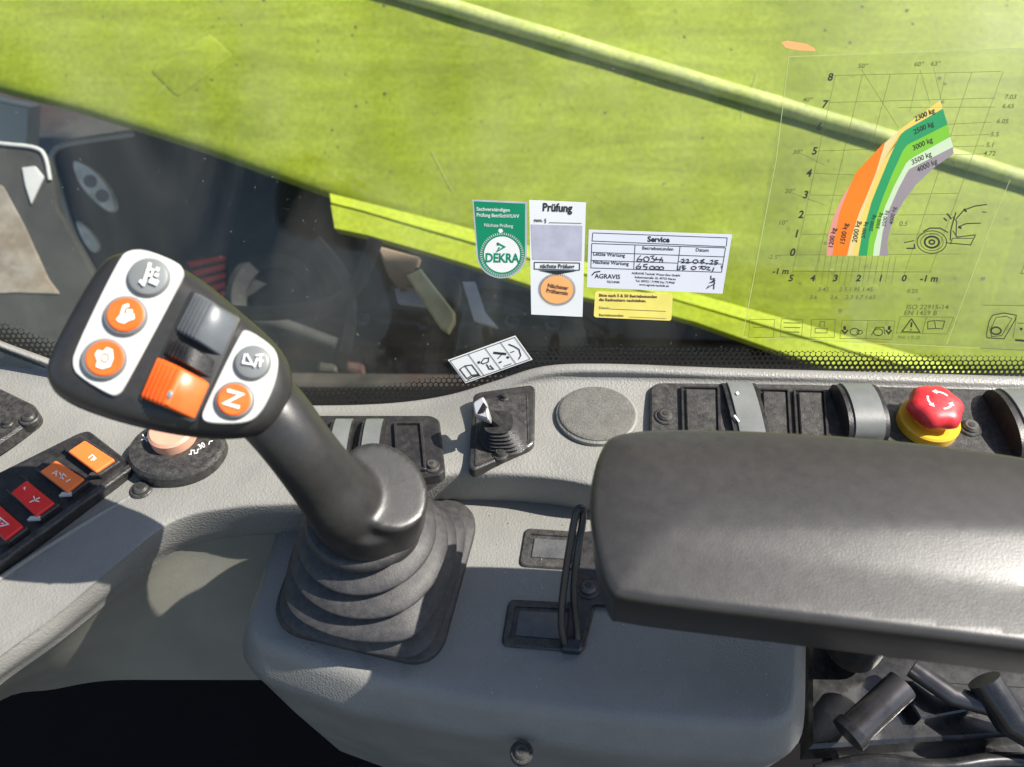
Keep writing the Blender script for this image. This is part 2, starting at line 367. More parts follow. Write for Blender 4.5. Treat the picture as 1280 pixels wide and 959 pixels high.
# ------------------------------------------------------------------ reference planes of the place
lean = math.radians(25)
WN = Vector((0, -math.cos(lean), math.sin(lean)))
WP = Plane((0, .34, .045), WN)                       # inside face of the side window
BN = Vector((0, -.58, .81)).normalized()
BP = Plane(CP0 + ray(640, 200).normalized() * 1.15, BN)   # upper face of the boom
CZ = .036
CPL = Zp(CZ)
def onW(x, y, off): return WP.hit(x, y) + WP.n * off
def onZ(z):
    p = Zp(z)
    return lambda x, y, off: p.hit(x, y) + Vector((0, 0, off))

# ================================================================== SETTING
g = MB(); g.face([(-40, -40, -1.6), (40, -40, -1.6), (40, 40, -1.6), (-40, 40, -1.6)]); g.build('ground', M['gravel'], kind='structure')
g = MB(); g.box((-.9, -.6, -.46), (.95, .36, -.44)); g.build('cab_floor', M['floor'], kind='structure')

# ------------------------------------------------------------------ side window
win = thing('side_window', WP.hit(640, 470), 'large dusty cab side window above the grey console, carrying the stickers', 'window')
g = MB()
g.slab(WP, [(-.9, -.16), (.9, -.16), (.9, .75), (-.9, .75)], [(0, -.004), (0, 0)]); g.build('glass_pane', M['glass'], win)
BACK = [(-300, 330), (-100, 385), (0, 425), (60, 447), (150, 480), (260, 501), (360, 507), (460, 506), (550, 497), (612, 478), (665, 460), (720, 455), (800, 456), (900, 460), (1100, 466), (1280, 471), (1500, 478), (1700, 484)]
bk = chaikin(BACK, 3, False)
bm = bmesh.new(); l1 = bm.loops.layers.uv.new('plane'); l2 = bm.loops.layers.uv.new('edge')
prev = None
def frit_h(x): return 26 if x > 520 else 24
for (x, y) in bk:
    lo = WP.hit(x, y + 14); hi = WP.hit(x, y - frit_h(x)); row = (bm.verts.new(lo + WP.n * .0006), bm.verts.new(hi + WP.n * .0006), WP.uv(x, y + 14), WP.uv(x, y - frit_h(x)))
    if prev:
        f = bm.faces.new((prev[0], row[0], row[1], prev[1]))
        for lp, q, e in zip(f.loops, (prev[2], row[2], row[3], prev[3]), (0, 0, 1, 1)): lp[l1].uv = q; lp[l2].uv = (0, e)
    prev = row
g = MB(); g.bm.free(); g.bm = bm; g.build('dotted_border', M['frit'], win)

# ------------------------------------------------------------------ console surface (Catmull-Rom net)
def cr(p0, p1, p2, p3, t): return .5 * ((2 * p1) + (p2 - p0) * t + (2 * p0 - 5 * p1 + 4 * p2 - p3) * t * t + (3 * p1 - p0 - 3 * p2 + p3) * t ** 3)
def net(rows, ku=4, kv=4):
    def dens(r, k):
        o = []
        for i in range(len(r) - 1):
            a, b, c, d = r[max(i - 1, 0)], r[i], r[i + 1], r[min(i + 2, len(r) - 1)]
            for t in range(k): o.append(cr(a, b, c, d, t / k))
        return o + [r[-1]]
    rr = [dens(r, ku) for r in rows]
    cols = [dens([rr[i][j] for i in range(len(rr))], kv) for j in range(len(rr[0]))]
    return cols
# columns: back px, lip px, wall bottom px, lip inner length, wall depth
cols = [((-300, 330), (-300, 1080), (-300, 1120)), ((-100, 385), (-100, 930), (-100, 960)), ((0, 425), (0, 850), (0, 876)), ((60, 447), (70, 800), (66, 862)), ((140, 477), (150, 735), (132, 851)),
        ((230, 497), (215, 687), (215, 850)), ((310, 505), (290, 670), (300, 850)), ((400, 507), (390, 664), (400, 850)), ((490, 504), (490, 648), (490, 850)), ((560, 494), (560, 630), (560, 840)),
        ((620, 476), (620, 628), (620, 840)), ((680, 458), (690, 633), (690, 850)), ((760, 455), (765, 645), (760, 860)), ((900, 460), (900, 652), (900, 870)), ((1080, 465), (1080, 662), (1080, 880)),
        ((1280, 471), (1280, 672), (1280, 890)), ((1500, 478), (1500, 690), (1500, 900)), ((1700, 484), (1700, 705), (1700, 920))]
C0 = []
for i, (b, l, wb) in enumerate(cols):
    back = WP.hit(*b) + WP.n * .0015
    left = max(0, min(1, (300 - b[0]) / 240))
    zt = CZ - .002 - .004 * left
    rows_ = [back + Vector((0, .004, -.012)), back + Vector((0, 0, .001))]
    r1 = Z(b[0] + (l[0] - b[0]) * .05, b[1] + 9, back.z + .0015); rows_.append(r1)
    r2 = Z(b[0] + (l[0] - b[0]) * .1, b[1] + 22, (back.z + zt) / 2 - .001); rows_.append(r2)
    L_, B_ = Vector(l), Vector(b)
    edge = L_ + Vector((0, -42)) ; 
    for t in (.3, .65, 1.0):
        q = (B_ + Vector((0, 30))).lerp(edge, t); rows_.append(Z(q.x, q.y, zt if t < .9 else zt - .001))
    q = L_ + Vector((0, -30)); rows_.append(Z(q.x, q.y, zt - .006 + .004 * left))
    zl = 0 + .010 * left
    q = L_ + Vector((0, -8)); rows_.append(Z(q.x, q.y, zl + .008))
    rows_.append(Z(l[0], l[1], zl - .002))
    # undercut seam, then the lower wall
    p = Z(l[0], l[1], zl - .002); rows_.append(p + Vector((0, .003, -.006)))
    wv = Z(wb[0], wb[1], -.135)
    rows_.append(p.lerp(wv, .15) + Vector((0, .004, -.004))); rows_.append(p.lerp(wv, .6)); rows_.append(wv)
    C0.append(rows_)
nr = len(C0[0])
rows = [[C0[j][i] for j in range(len(C0))] for i in range(nr)]
cons = thing('side_console', Z(640, 560, 0), 'long grey grained side console along the foot of the window', 'console')
def gridmesh(cols_):
    m = MB(); V = [[m.bm.verts.new(p) for p in c] for c in cols_]
    for a, b in zip(V, V[1:]):
        for i in range(len(a) - 1): m.bm.faces.new((a[i], a[i + 1], b[i + 1], b[i]))
    return m
gridmesh(net(rows[:11], 5, 4)).build('padded_top', M['console'], cons, smooth=80)
gridmesh(net(rows[10:], 5, 3)).build('lower_panel', M['wall'], cons, smooth=80)

def screw(root, px, py, z, r=.0048, sock=True):
    pl = Zp(z); u, v = pl.uv(px, py)
    g = MB(); g.disc(pl, u, v, r * 1.45, [(0, -.002), (0, .0006), (.0006, .0012)], n=24); w_ = g.build('screw_washer', M['blackd'], root)
    g = MB(); g.disc(pl, u, v, r, [(0, 0), (0, .002), (r * .25, .0032)], n=20); h = g.build('screw', M['steel'], root)
    g = MB(); g.disc(pl, u, v, r * .42, [(0, .0034), (.0001, .0036)], n=6); g.build('socket', M['ink'], h)
# speaker disc
g = MB(); u, v = CPL.uv(746, 519); g.disc(CPL, u, v, .0235, [(0, -.003), (0, .0006), (.0012, .0015)], n=64, ry=.0215); g.build('speaker_ring', M['console'], cons)
g = MB(); g.disc(lift(CPL, .0015), u, v, .0220, [(0, -.002), (0, .0006), (.0008, .0011)], n=64, ry=.0202, crown=lambda d, a, b: .0006 * (1 - math.exp(-d / .008)), step=.005)
M['speaker'] = mat('speaker_cover', (.10, .097, .088), .75, bump=.9, bscale=1300, vary=.35, vscale=900, dust=.15, dscale=150)
g.build('speaker_cover', M['speaker'], cons)
g = MB(); g.tube(chaikin([tuple(Z(*q, CZ - .0057)) for q in [(-90, 790), (0, 722), (100, 658), (180, 612), (230, 590), (300, 575)]], 3, False), .0016, 10); g.build('trim_seam', M['console'], cons, smooth=80)
screw(cons, 177, 612, CZ - .004, .0042)
# ------------------------------------------------------------------ dark front trim panel at far left
tp = thing('front_trim_panel', Z(10, 520, CZ), 'black triangular trim panel with one screw at far left of console', 'trim panel')
g = MB(); pl = Zp(CZ); g.pslab(pl, [(-120, 440), (0, 489), (48, 512), (52, 524), (20, 548), (-120, 640)], [(0, -.004), (0, .003), (.0012, .0045)], round_=.006); g.build('panel', M['blackd'], tp)
screw(tp, 37, 523, CZ + .0048, .0038); screw(tp, 10, 530, CZ + .0048, .0022)

# ================================================================== RIGHT SWITCH PANEL
sp = thing('switch_panel', Z(1040, 510, CZ), 'long black dusty switch panel with grey rockers behind the armrest', 'switch panel')
g = MB(); g.pslab(CPL, [(812, 488), (822, 482), (1000, 484), (1300, 492), (1480, 500), (1480, 640), (812, 600)], [(0, -.004), (0, .0022), (.001, .003)], round_=.006); g.build('faceplate', M['blackd'], sp)
PZ = CZ + .003
def frame(root, q, mat_=M['black'], h=.0022, z=PZ, name='switch_frame', t=.0015):
    pl = Zp(z); g = MB(); p = [pl.uv(*a) for a in q]
    g.slab(pl, p, [(0, -.001), (0, h), (.0004, h + .0004), (t, h + .0004), (t + .0003, h * .4)], rnd=.0018); return g.build(name, mat_, root)
def blank(root, q): 
    f = frame(root, q); pl = Zp(PZ); qq = [pl.uv(*a) for a in q]
    if area(qq) < 0: qq = qq[::-1]
    g = MB(); g.slab(pl, inset(qq, .0028), [(0, 0), (0, .0022), (.0006, .0028)]); g.build('blank_cover', M['blackd'], f)
blank(sp, [(850, 485), (899, 486), (901, 560), (852, 560)])
blank(sp, [(946, 488), (986, 489), (990, 560), (948, 560)])
blank(sp, [(990, 489), (1031, 490), (1036, 560), (994, 560)])
def paddle(root, xl, xr, y0, y1, hgt, z=PZ, sym=None, tilt=0):
    """raised rocker: curved grey face between dark cheeks"""
    a = Z(xl, y0, z); b = Z(xr, y0, z); c = Z(xl, y1, z)
    n = 16; L = a.y - c.y
    def prof(x, k=1.0, off=0): return [Vector((x, c.y + L * (.5 - .5 * math.cos(math.pi * i / n)) , z + off + hgt * k * math.sin(math.pi * i / n) ** .8)) for i in range(n + 1)]
    W_ = b.x - a.x
    g = MB()
    g.rings([prof(a.x), prof(b.x)], closed=True); r = g.build('rocker_switch', M['black'], root)
    g = MB()
    g.rings([prof(a.x + W_ * .14, 1.0, .0004), prof(a.x + W_ * .15, 1.0, .0011), prof(b.x - W_ * .13, 1, .0011), prof(b.x - W_ * .12, 1, .0004)], closed=True); g.build('rocker_cap', M['gcap'], r)
    return r
r = paddle(sp, 901, 943, 480, 560, .0045)
mz = onZ(PZ + .0061)
g = MB(); g.ribbon(mz, [(921, 490), (923, 493)], 3, .0); g.ribbon(mz, [(918, 519), (924, 527)], 2.2, 0); g.build('symbol', M['print'], r)
r = paddle(sp, 1036, 1084, 487, 552, .013)
r = paddle(sp, 1228, 1290, 494, 580, .015)
r2 = MB(); 
screw(sp, 831, 521, PZ, .0042); screw(sp, 1103, 530, PZ, .0036); screw(sp, 1212, 535, PZ, .0046)

# emergency stop
es = thing('emergency_stop_button', Z(1160, 530, PZ), 'red mushroom emergency stop button on yellow collar in the switch panel', 'emergency stop')
pl = Zp(PZ); u, v = pl.uv(1158, 531)
g = MB(); g.disc(pl, u, v, .0165, [(0, -.001), (0, .005), (.001, .006), (.004, .006)], n=48); g.build('collar', M['yellow'], es)
g = MB(); g.disc(pl, u, v, .010, [(0, .005), (0, .011)], n=24); g.build('neck', M['yellow'], es)
pl2 = Zp(PZ + .0085); n = 72
def lobes(k, r): return [(u + r * (1 + k * math.cos(6 * t)) * math.cos(t), v + .001 + r * (1 + k * math.cos(6 * t)) * math.sin(t)) for t in [2 * math.pi * i / n for i in range(n)]]
g = MB(); rg = []
for r_, k, h in ((.008, 0, 0), (.0128, .03, .001), (.0146, .06, .004), (.0143, .055, .007), (.0128, .045, .0095), (.0100, .03, .0108), (.0070, .0, .0116)): rg.append([pl2.at(a, b, h) for a, b in lobes(k, r_)])
g.rings(rg); cap = g.build('mushroom_cap', M['redc'], es, smooth=50)
g = MB(); mz = lambda a, b, off: pl2.at(u + a, v + b, .0121)
def arcp(r, a0, a1, n=8): return [(r * math.cos(math.radians(a0 + (a1 - a0) * i / n)), r * math.sin(math.radians(a0 + (a1 - a0) * i / n))) for i in range(n + 1)]
for a0 in (150, 270, 30):
    g.ribbon(lambda a, b, o: pl2.at(u + a, v + b + .001, .0118), arcp(.0062, a0, a0 + 55), .0011, 0)
    e = arcp(.0062, a0 + 55, a0 + 56, 1)[0]; t = math.radians(a0 + 55 + 90)
    g.poly(lambda a, b, o: pl2.at(u + a, v + b + .001, .0118), [(e[0] + .0026 * math.cos(t), e[1] + .0026 * math.sin(t)), (e[0] + .0017 * math.cos(t - 1.57), e[1] + .0017 * math.sin(t - 1.57)), (e[0] + .0017 * math.cos(t + 1.57), e[1] + .0017 * math.sin(t + 1.57))], 0)
g.build('arrow_marks', M['print'], cap, smooth=0)

# ------------------------------------------------------------------ small lever in black plate
ml = thing('mini_lever', Z(628, 540, CZ), 'small silver tipped lever with ribbed boot on black plate beside speaker', 'lever')
g = MB(); g.pslab(CPL, [(592, 498), (600, 494), (664, 485), (669, 490), (668, 556), (662, 562), (592, 592), (586, 587)], [(0, -.004), (0, .0025), (.001, .0032)], round_=.003); g.build('base_plate', M['black'], ml)
g = MB(); g.pslab(lift(CPL, .0032), [(596, 502), (660, 492), (662, 552), (594, 584)], [(0, -.0005), (0, .0006), (.0009, .0006), (.0012, .0002)], round_=.002); g.build('plate_rim', M['blackd'], ml)
u, v = CPL.uv(630, 548); g = MB(); rg = []
for i in range(13):
    k = i / 12; r_ = .0125 - .006 * k + (.0016 if i % 2 == 0 else -.0008); c = lift(CPL, .003 + .014 * k)
    rg.append([c.at(u - .003 * k + r_ * (math.copysign(abs(math.cos(t)) ** .7, math.cos(t))), v - .002 * k + r_ * (math.copysign(abs(math.sin(t)) ** .7, math.sin(t)))) for t in [2 * math.pi * j / 32 for j in range(32)]])
g.rings(rg); g.build('ribbed_boot', M['black'], ml, smooth=50)
c = lift(CPL, .016); top = c.at(u - .003, v - .002)
tip = Z(600, 510, .068)
g = MB(); g.tube([top, top.lerp(tip, .5), tip], [.0035, .003, .0035], 10); g.build('lever_stem', M['black'], ml)
tl = Plane(tip, (-.2, -.35, .9)); g = MB()
g.slab(tl, rounded([(-.0045, .0035), (.0015, .0068), (.0045, -.001), (.0048, -.007), (-.003, -.004)], .0015), [(0.0005, -.009), (0, -.007), (0, -.0012), (.001, 0)]); g.build('lever_tip', M['silver'], ml)
screw(ml, 625, 568, CZ + .0032, .003); screw(ml, 630, 497, CZ + .0032, .0022)

# ------------------------------------------------------------------ mid switch panel behind joystick
mp_ = thing('rear_switch_panel', Z(480, 560, CZ), 'black switch panel with two grey rockers partly hidden behind joystick', 'switch panel')
zm = .034
pm = Zp(zm)
g = MB(); g.pslab(pm, [(352, 530), (395, 524), (540, 524), (550, 530), (557, 592), (551, 598), (500, 606), (370, 600)], [(0, -.004), (0, .003), (.001, .004)], round_=.004); g.build('faceplate', M['black'], mp_)
for x0, x1 in ((418, 446), (456, 484)):
    paddle(mp_, x0, x1, 527, 592, .007, z=zm + .004)
frame(mp_, [(492, 530), (528, 530), (534, 590), (496, 592)], z=zm + .004)
screw(mp_, 540, 583, zm + .004, .003)

# ------------------------------------------------------------------ rotary knob
rk = thing('rotary_throttle_knob', Z(222, 562, CZ), 'round black rotary dial with pink cap under the joystick head', 'rotary knob')
pr = Zp(.038); u, v = pr.uv(222, 563)
g = MB(); g.disc(pr, u, v, .0265, [(0, -.008), (0, .002), (.0015, .004), (.006, .0045)], n=64, ry=.0215); dial = g.build('dial', M['blackd'], rk)
mz = onZ(.0427)
g = MB()
g.ribbon(mz, [(236, 568), (239, 568), (239, 563), (243, 563), (243, 567), (247, 566), (247, 562), (250, 561)], 1.2, 0)
g.build('scale_mark', M['print'], dial, smooth=0); g = MB(); g.text(mz, '30', 249, 562, 9, 0, ang=25, bold=.02); g.build('scale_mark', M['print'], dial, smooth=0); g = MB(); g.ribbon(mz, [(261, 556), (262, 552), (266, 551)], 1.2, 0)
g.build('scale_mark', M['print'], dial, smooth=0); g = MB(); g.ribbon(mz, [(177, 550), (182, 548), (186, 544)], 1.4, 0); g.ribbon(mz, [(178, 543), (184, 552)], 1.4, 0)
g.build('scale_mark', M['print'], dial, smooth=0)
g = MB(); g.disc(pr, *pr.uv(221, 553), .0125, [(0, .003), (0, .0105), (.0015, .012)], n=40); g.build('dial_cap', M['skin'], rk)

# ------------------------------------------------------------------ left coloured switch row
lr = thing('coloured_switch_row', Z(60, 640, CZ), 'black tray with two orange and two red rocker switches at left', 'switch row')
zl = .036; pl = Zp(zl)
g = MB(); g.pslab(pl, [(-95, 640), (100, 543), (112, 540), (166, 582), (160, 592), (10, 700), (-90, 770)], [(0, -.006), (0, .001), (.0008, .0018)], round_=.003); g.build('tray', M['black'], lr)
g = MB(); zt = Zp(zl + .0018)
g.pslab(zt, [(165, 580), (166, 587), (5, 704), (-90, 772), (-94, 764), (0, 697)], [(0, 0), (0, .0012), (.0006, .0018)]); g.build('tray_rail', M['blackd'], lr)
def crosspt(q, s): c = [sum(a[0] for a in q) / 4, sum(a[1] for a in q) / 4]; return [(c[0] + (a[0] - c[0]) * s, c[1] + (a[1] - c[1]) * s) for a in q]
Q = [((107, 552), (86, 566), (121, 592), (144, 576), 'orange2'), ((71, 577), (51, 591), (85, 617), (106, 600), 'orange2'), ((34, 602), (15, 617), (46, 647), (69, 630), 'red'), ((-2, 631), (-21, 647), (7, 677), (30, 659), 'red')]
for i, q in enumerate(Q):
    m_ = M[q[4]]; q = q[:4]
    zt = Zp(zl + .0018)
    # dark housing reaching past the coloured face
    e = [(q[0][0] - 3, q[0][1] - 3), (q[1][0] - 4, q[1][1] - 0), (q[2][0] + 6, q[2][1] + 8), (q[3][0] + 10, q[3][1] + 6)]
    g = MB(); g.pslab(zt, e, [(0, -.001), (0, .0035), (.0006, .0042)], round_=.001); h = g.build('rocker_switch', M['gcap'] if i % 2 == 2 else M['black'], lr)
    zc = Zp(zl + .0062); mm = [zc.uv(*a) for a in q]
    g = MB(); g.slab(zc, rounded(mm, .0008), [(0, -.003), (0, .0008), (.0005, .0014)]); fc = g.build('switch_face', m_, h)
    zz = onZ(zl + .0078); cx = sum(a[0] for a in q) / 4; cy = sum(a[1] for a in q) / 4; g = MB()
    if i == 0: g.ribbon(zz, [(cx - 4, cy + 1), (cx + 1, cy - 3), (cx + 4, cy), (cx - 1, cy + 4)], 1.4, 0); g.ribbon(zz, [(cx + 2, cy + 4), (cx + 6, cy + 1)], 1.3, 0)
    if i == 1:
        g.text(zz, 'A', cx - 14, cy - 4, 11, 0, ang=-35); g.ribbon(zz, [(cx - 4, cy - 6), (cx + 1, cy + 3)], 1.4, 0); g.ribbon(zz, [(cx - 3, cy + 2), (cx + 1, cy - 4), (cx + 5, cy)], 1.3, 0); g.ribbon(zz, [(cx + 4, cy + 6), (cx + 10, cy + 3)], 1.4, 0)
    if i == 2: g.ribbon(zz, [(cx - 4, cy + 4), (cx + 9, cy - 2)], 1.3, 0); g.ribbon(zz, [(cx + 1, cy - 4), (cx + 3, cy + 2), (cx + 8, cy + 3)], 1.4, 0); g.poly(zz, [(cx - 12, cy - 14), (cx - 9, cy - 16), (cx - 10, cy - 11)], 0)
    if i == 3: g.ribbon(zz, [(cx - 6, cy + 5), (cx + 7, cy + 2), (cx - 3, cy - 6)], 1.6, 0, closed=True); g.ribbon(zz, [(cx - 2, cy + 1), (cx + 1, cy + 1)], 1.4, 0)
    g.build('symbol', M['print'], fc, smooth=0)
    g = MB(); p = zt.uv(q[2][0] + 1, q[2][1] + 6); g.slab(zt, [(p[0] - .003, p[1] - .0015), (p[0] + .003, p[1] - .0008), (p[0] + .003, p[1] + .001), (p[0] - .002, p[1] + .0008)], [(0, .003), (0, .0046)]); g.build('switch_clip', M['rim' if i in (1, 2) else 'blackd'], h)

# ================================================================== CONTROL POD
pod = thing('control_pod', Z(650, 800, -.1), 'grey grained box-shaped pod in front carrying the joystick boot', 'control pod')
P0 = Zp(0)
top = [(392, 585), (362, 645), (322, 762), (318, 782), (332, 797), (450, 838), (600, 866), (800, 888), (960, 898), (986, 888), (990, 860), (994, 700), (994, 590)]
uvp = rounded([P0.uv(*q) for q in top], .008, 5)
g = MB(); g.slab(P0, uvp, [(.010, -.20), (-.004, -.10), (-.0105, -.045), (-.0125, -.030), (-.0125, -.0245), (-.0112, -.0205), (-.0065, -.0070), (-.0042, -.0030), (-.0020, -.0010), (0, 0)], crown=lambda d, a, b: .0012 * (1 - math.exp(-d / .01)), step=.02)
g.build('housing', M['pod'], pod, smooth=60)
# recess plates
def recess(q, z=.0012):
    pl = Zp(z); p = [pl.uv(*a) for a in q]
    if area(p) < 0: p = p[::-1]
    g = MB(); g.slab(pl, p, [(0, -.002), (0, .0006), (.0008, .0014), (.0038, .0014), (.0042, .0004), (.0055, .0004)], rnd=.004); r = g.build('recess_plate', M['blackd'], pod)
    g = MB(); g.slab(pl, inset(p, .0062), [(0, 0), (0, .0010), (.0004, .0013)], rnd=.0008); g.build('recess_insert', M['pod2'], r)
M['pod2'] = mat('insert_grey', (.07, .072, .075), .5, bump=.4, bscale=1000, dust=.15)
recess([(656, 661), (760, 668), (760, 716), (648, 709)])
recess([(636, 750), (745, 756), (730, 817), (626, 808)])
g = MB(); pl = Zp(.0026); g.pslab(pl, [(722, 668), (800, 660), (800, 760), (740, 757), (727, 812), (706, 812)], [(0, -.003), (0, .002), (.0005, .0026)], round_=.002); g.build('bracket_plate', M['black'], pod)
screw(pod, 735, 735, .0052, .0045)
screw(pod, 652, 941, -.022, .004)
g = MB(); random.seed(11)
for i in range(90):
    x = random.uniform(600, 960); y = random.uniform(640, 870); rr_ = random.uniform(.00018, .0005); c = Z(x, y, .0016)
    g.rings([[c + Vector((math.cos(2.1 * k + i) * rr_ * f, math.sin(2.1 * k + i) * rr_ * f, h * rr_)) for k in range(3)] for f, h in ((1, 0), (.7, 1))])
M['crumb'] = mat('crumb', (.45, .42, .34), .8)
g.build('dust_crumbs', M['crumb'], pod, smooth=0, kind='stuff')
# wire loop
wl = thing('wire_loop', Z(715, 812, 0), 'thin black wire loop handle standing upright on the pod beside armrest', 'wire bracket')
pts = [Z(706, 806, .005), Z(700, 775, .018), Z(707, 715, .040), Z(716, 660, .060), Z(721, 637, .068), Z(727, 633, .069), Z(730, 642, .064), Z(722, 690, .050), Z(716, 740, .030), Z(722, 790, .008), Z(722, 808, .003)]
pp = [tuple(p) for p in pts]; pp = chaikin(pp, 3, False)
g = MB(); g.tube(pp, .0019, 14); g.build('wire', M['wire'], wl, smooth=80)
g = MB(); pl = Zp(.005); g.pslab(pl, [(700, 798), (730, 800), (726, 816), (702, 814)], [(0, -.003), (0, .001), (.001, .002)], round_=.0015); g.build('foot', M['wire'], wl)

# ================================================================== JOYSTICK BOOT
js = thing('joystick', Z(465, 720, 0), 'large black multifunction joystick with white button plates, orange buttons and ribbed rubber boot', 'joystick')
BQ = [(338, 787), (546, 838), (600, 640), (410, 592)]
bq = [P0.uv(*q) for q in BQ]; bcx = sum(q[0] for q in bq) / 4; bcy = sum(q[1] for q in bq) / 4
bq = rounded(bq, .019, 8)
def resample(p, n):
    P = [Vector(q) for q in p]; L = [0]
    for i in range(len(P)): L.append(L[-1] + (P[(i + 1) % len(P)] - P[i]).length)
    o = []; k = 0
    for i in range(n):
        t = L[-1] * i / n
        while L[k + 1] < t: k += 1
        f = (t - L[k]) / max(1e-9, L[k + 1] - L[k]); o.append(tuple(P[k].lerp(P[(k + 1) % len(P)], f)))
    return o
bq = resample(bq, 112)
NR = len(bq)
def ringpts(cx, cy, z, blend, r, sc):
    """from rounded square (blend 0) to circle (1)"""
    out = []
    for (x, y) in bq:
        d = Vector((x - bcx, y - bcy)); s_ = d * sc; c_ = d.normalized() * r; q = s_.lerp(c_, blend); out.append(Vector((cx + q.x, cy + q.y, z)))
    return out
c1 = Z(466, 706, .024); c2 = Z(463, 683, .040); c3 = Z(458, 661, .053); c4 = Z(456, 646, .063)
b0 = Vector((bcx, bcy, 0))
rg = []
def add(c, z, bl, r, sc): rg.append(ringpts(c.x, c.y, z, bl, r, sc))
add(b0, .0005, 0, .05, 1.02); add(b0, .0042, 0, .05, 1.02); add(b0, .0052, 0, .05, 1.005); add(b0, .0056, 0, .05, .97); add(b0, .0080, .05, .05, .93); add(b0.lerp(c1, .35), .0105, .12, .047, .85)
def tier(c, z, bl, r, cn, nb, nr_):
    sc = lambda q: q / .0515
    add(c, z - .0034, bl, r - .0090, sc(r - .0090)); add(c, z - .0020, bl, r - .0030, sc(r - .0030)); add(c, z - .0008, bl, r - .0006, sc(r - .0006)); add(c, z + .0006, bl, r, sc(r)); add(c, z + .0016, bl, r - .0006, sc(r - .0006))
    m = c.lerp(cn, .4); add(m, z + .0040, bl * .6 + nb * .4, r - .0045, sc(r - .0045)); m = c.lerp(cn, .8); add(m, z + .0066, nb, nr_ - .0060, sc(nr_ - .0060))
k1 = b0.lerp(c1, .75); 
tier(k1, .0160, .25, .0480, c1.lerp(c2, .2), .55, .0442)
tier(c1.lerp(c2, .2), .0275, .60, .0442, c2.lerp(c3, .2), .85, .0392)
tier(c2.lerp(c3, .2), .0385, .88, .0392, c3, 1, .0342)
tier(c3, .0490, 1, .0340, c4, 1, .0290)
add(c4, .0592, 1, .0255, .7); add(c4, .0596, 1, .0282, .7); add(c4, .0612, 1, .0290, .7); add(c4, .0650, 1, .0284, .7); add(c4, .0664, 1, .0268, .7); add(c4, .0660, 1, .020, .7)
g = MB(); g.rings([list(r) for r in rg]); g.build('rubber_boot', M['boot'], js, smooth=75)

# ------------------------------------------------------------------ grip (one continuous surface)
HPc = CP0 + ray(205, 430) * .315
HN = Vector((.16, -.50, .85)).normalized()
HP = Plane(HPc, HN)
def ell(bm, c, ax, radii, n=20):
    pass
tmp = MB()
def HB(x, y, d): return HP.hit(x, y) + ray(x, y).normalized() * d
sp_ = [HB(262, 455, .026), HB(300, 482, .024), HB(338, 514, .022), Z(372, 556, .128), Z(406, 600, .106), Z(436, 634, .086), Z(452, 642, .0625)]
rr = [.013, .0150, .0150, .0145, .0155, .0185, .0220]
P_ = []; R_ = []
for i in range(len(sp_) - 1):
    a, b, c, d = sp_[max(i - 1, 0)], sp_[i], sp_[i + 1], sp_[min(i + 2, len(sp_) - 1)]
    ra, rb, rc, rd = rr[max(i - 1, 0)], rr[i], rr[i + 1], rr[min(i + 2, len(rr) - 1)]
    for k in range(5): P_.append(cr(a, b, c, d, k / 5)); R_.append(cr(ra, rb, rc, rd, k / 5))
P_.append(sp_[-1]); R_.append(rr[-1])
tmp.tube(P_, R_, 32)
# palm heel: slanted elliptical column with a flat sloping face
PF = Plane(Z(481, 606, .096), (.25, -.17, .95), (.75, .6, 0))
base_c = Z(464, 642, .064)
cup = [Z(457, 645, .0605), Z(458, 641, .069), Z(461, 633, .080), Z(464, 626, .091)]
tmp.tube([cup[0], cup[1], cup[2], cup[3]], [.0250, .0250, .0240, .0195], 36)
ringsP = []
for h, s_, lx in ((0, 1, 0), (-.010, 1.05, .15), (-.024, 1.10, .6), (-.040, 1.2, 1)):
    cc = PF.p + PF.n * h
    cc = cc.lerp(base_c, lx * .6) if lx else cc
    ringsP.append([cc + (PF.u * (.0185 * math.cos(t)) + PF.v * (.0230 * math.sin(t))) * s_ for t in [2 * math.pi * k / 40 for k in range(40)]])
tmp.rings(ringsP[::-1])
me = bpy.data.meshes.new('g'); bmesh.ops.recalc_face_normals(tmp.bm, faces=tmp.bm.faces); tmp.bm.to_mesh(me); tmp.bm.free()
ob = bpy.data.objects.new('g', me); COL.objects.link(ob)
md = ob.modifiers.new('r', 'REMESH'); md.mode = 'VOXEL'; md.voxel_size = .0011
ms = ob.modifiers.new('s', 'SMOOTH'); ms.iterations = 20; ms.factor = .6
ev = ob.evaluated_get(bpy.context.evaluated_depsgraph_get()); me2 = bpy.data.meshes.new_from_object(ev)
bpy.data.objects.remove(ob)
for v in me2.vertices: v.co -= js.location
me2.polygons.foreach_set('use_smooth', [True] * len(me2.polygons)); me2.materials.append(M['grip'])
go = bpy.data.objects.new('grip', me2); COL.objects.link(go); go.parent = js
# seam line round palm heel, small mould pip
# ------------------------------------------------------------------ head
outl = [(44, 468), (52, 432), (100, 345), (122, 314), (148, 304), (190, 310), (238, 332), (300, 384), (345, 424), (362, 455), (362, 490), (345, 525), (318, 541), (270, 546), (200, 538), (120, 518), (62, 494)]
ho = chaikin([HP.uv(*q) for q in outl], 3)
g = MB()
g.slab(HP, ho, [(.020, -.036), (.012, -.034), (.005, -.026), (.0012, -.016), (0, -.011), (.0010, -.0065), (.0034, -.0030), (.0068, -.0010), (.0092, -.0002), (.0108, 0)], crown=lambda d, a, b: .0006 * (1 - math.exp(-d / .006)), step=.01)
g.build('head_shell', M['grip'], js, smooth=60)
def HPp(px): return [HP.uv(*q) for q in px]
wp1 = [(150, 322), (163, 313), (184, 313), (221, 328), (230, 337), (229, 350), (157, 485), (148, 495), (138, 495), (98, 471), (91, 458), (93, 440)]
